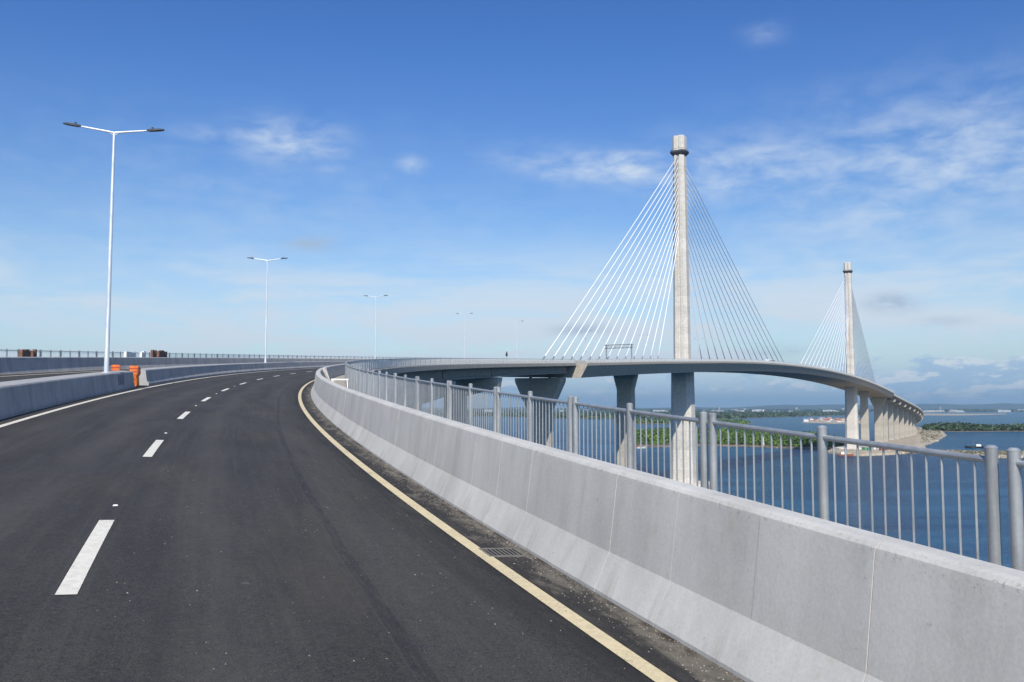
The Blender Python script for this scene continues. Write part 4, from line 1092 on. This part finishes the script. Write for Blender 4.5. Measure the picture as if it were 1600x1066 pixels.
def block(u, v, w, d, h, mat, label, group, rz=0.0):
    x, y = ground(u, v, 2.0); P = thing('town_building', label, 'building', group)
    mb = MB(); mb.box((x, y, 2.0 + h / 2), (w, d, h), rz); mb.build('wall', mat, P)
    rf = MB(); rf.box((x, y, 2.0 + h + 0.5), (w * 1.02, d * 1.02, 1.0), rz); rf.build('roof', 'bld5' if h > 20 else 'bld1', P)
    nf = max(1, int(h / 4)); wn = MB()
    cs, sn = math.cos(rz), math.sin(rz)
    for f in range(nf):
        zc = 2.0 + h * (f + 0.55) / nf; c = (x + sn * (d / 2 + 0.06), y - cs * (d / 2 + 0.06), zc)
        wn.box(c, (w * 0.9, 0.1, h / nf * 0.38), rz)
    wn.build('window_band', 'glass', P)
    return P
for k in range(70):
    u = rg.choice([rg.uniform(1085, 1325), rg.uniform(1085, 1325), rg.uniform(1100, 1250), rg.uniform(680, 1050), rg.uniform(1445, 1600)])
    v = rg.uniform(641.6, 644.5)
    tall = rg.random() < 0.16
    h = rg.uniform(26, 52) if tall else rg.uniform(7, 20); w = rg.uniform(18, 34) if tall else rg.uniform(25, 110)
    block(u, v, w, rg.uniform(18, 40), h, 'bld%d' % rg.choice([0, 1, 1, 0, 2]), 'distant pale tower block rising over the far shore town' if tall else 'distant pale low building of the far shore town', 'towers of the far shore town' if tall else 'low buildings of the far shore town', rg.uniform(-0.3, 0.3))
x, y = ground(1212, 699, 1.0)
lt = thing('channel_beacon', 'small white beacon tower standing in the near mangrove', 'beacon')
mb = MB(); mb.tube([(x, y + 40, 0.8), (x, y + 40, 8.2)], [1.5, 1.2], 12); mb.build('tower', 'offwhite', lt, autosmooth=40)
mb = MB(); mb.tube([(x, y + 40, 8.2), (x, y + 40, 8.5), (x, y + 40, 9.3), (x, y + 40, 9.8)], [1.5, 1.5, 0.7, 0.1], 10); mb.build('lantern', 'bld5', lt)
def site_hut(u, v, w, l, h, wall, roof, label, rz):
    x, y = ground(u, v, 1.3); P = thing('site_hut', label, 'hut')
    mb = MB(); mb.box((0, 0, h / 2), (w, l, h), 0); o = mb.build('wall', wall, P); 
    rf = MB(); rf.box((0, 0, h + 0.12), (w + 0.5, l + 0.5, 0.2), 0); rf.build('roof', roof, P)
    dr = MB(); dr.box((w * 0.2, -l / 2 - 0.03, 1.0), (0.9, 0.06, 2.0), 0); dr.build('door', 'dark', P)
    P.location = (x, y, 1.2); P.rotation_euler = (0, 0, rz)
huts = [(1352, 704, 'bld6', 'bld1', 'green site hut left of the far pylon foot clutter'), (1366, 703, 'bld1', 'bld3', 'white site hut with rust roof by the far pylon'), (1381, 704, 'bld3', 'bld4', 'rust red site hut below the flaring far pier'), (1396, 703, 'bld0', 'bld5', 'pale site hut with grey roof on the causeway'), (1410, 704, 'bld4', 'bld1', 'brown site hut with white roof on the causeway'), (1422, 703.5, 'bld1', 'bld4', 'white site hut with brown roof at the right of the row'), (1436, 704, 'bld3', 'bld1', 'last rust red site hut at the right end of the row')]
for i, (u, v, a, b_, lab) in enumerate(huts): site_hut(u, v, rg.uniform(3.5, 6), rg.uniform(3, 5), rg.uniform(2.4, 3.0), a, b_, lab, rg.uniform(-0.5, 0.5))
def boat(u, v, L, W, hullm, cabm, label, rz):
    x, y = ground(u, v, 0.3); P = thing('moored_boat', label, 'boat')
    mb = MB(); rings = []
    for f, w, k in ((-0.5, 0.75, 0.1), (-0.3, 1.0, 0), (0.15, 1.0, 0), (0.38, 0.6, 0.25), (0.5, 0.06, 0.6)):
        rings.append([(f * L, -w * W / 2, 1.3 + k), (f * L, -w * W * 0.35, 0.0), (f * L, 0, -0.4), (f * L, w * W * 0.35, 0.0), (f * L, w * W / 2, 1.3 + k), (f * L, 0, 1.0 + k)])
    mb.loft(rings); mb.build('hull', hullm, P, autosmooth=40)
    cb = MB(); cb.box((-L * 0.22, 0, 2.1), (L * 0.28, W * 0.7, 1.9), 0, top=0.85); cb.build('cabin', cabm, P)
    ms = MB(); ms.tube([(L * 0.05, 0, 1.0), (L * 0.05, 0, 5.5)], 0.09, 6); ms.build('mast', 'steel', P)
    P.location = (x, y, 0.1); P.rotation_euler = (0, 0, rz)
boat(1522, 699.5, 15, 4.6, 'blackcar', 'offwhite', 'black hulled boat with white cabin moored off the sandy spit', R(172))
boat(1003, 700.5, 9, 3.0, 'offwhite', 'bld3', 'small white boat at the left tip of the mangrove island', R(20))
boat(1322, 712.5, 10, 3.4, 'bld3', 'offwhite', 'rusty red work boat beside the far pylon base', R(-10))
# jetty of dark piles by the near island
jt = thing('timber_jetty', 'dark low timber jetty at the right end of the mangrove island', 'jetty')
x, y = ground(1310, 704)
mb = MB(); mb.box((x, y, 1.9), (16, 3.2, 0.35), 0.15); mb.build('jetty_deck', 'brownply', jt)
for k in range(6):
    for dy in (-1.2, 1.2):
        m_ = MB(); px_ = x - 7 + k * 2.8; py_ = y + dy + (px_ - x) * 0.15; m_.tube([(px_, py_, -2), (px_, py_, 1.75)], 0.22, 6); m_.build('pile', 'dark', jt)

# ------------------------------------------------------------------ the air
hz = MB(); hz.box((2000, 5500, 180), (53000, 64000, 364), 0)
M['haze'] = bpy.data.materials.new('haze'); M['haze'].use_nodes = True
_t = NT(M['haze'].node_tree); _t.n.clear()
_o = _t.node('ShaderNodeOutputMaterial'); _v = _t.node('ShaderNodeVolumePrincipled')
_v.inputs['Color'].default_value = (0.55, 0.80, 1.0, 1); _v.inputs['Density'].default_value = 6.5e-5; _v.inputs['Anisotropy'].default_value = 0.2
_t.l.new(_v.outputs[0], _o.inputs['Volume'])
tag(hz.build('haze', 'haze'), 'thin pale sea haze filling the air over the strait', 'haze', kind='stuff')
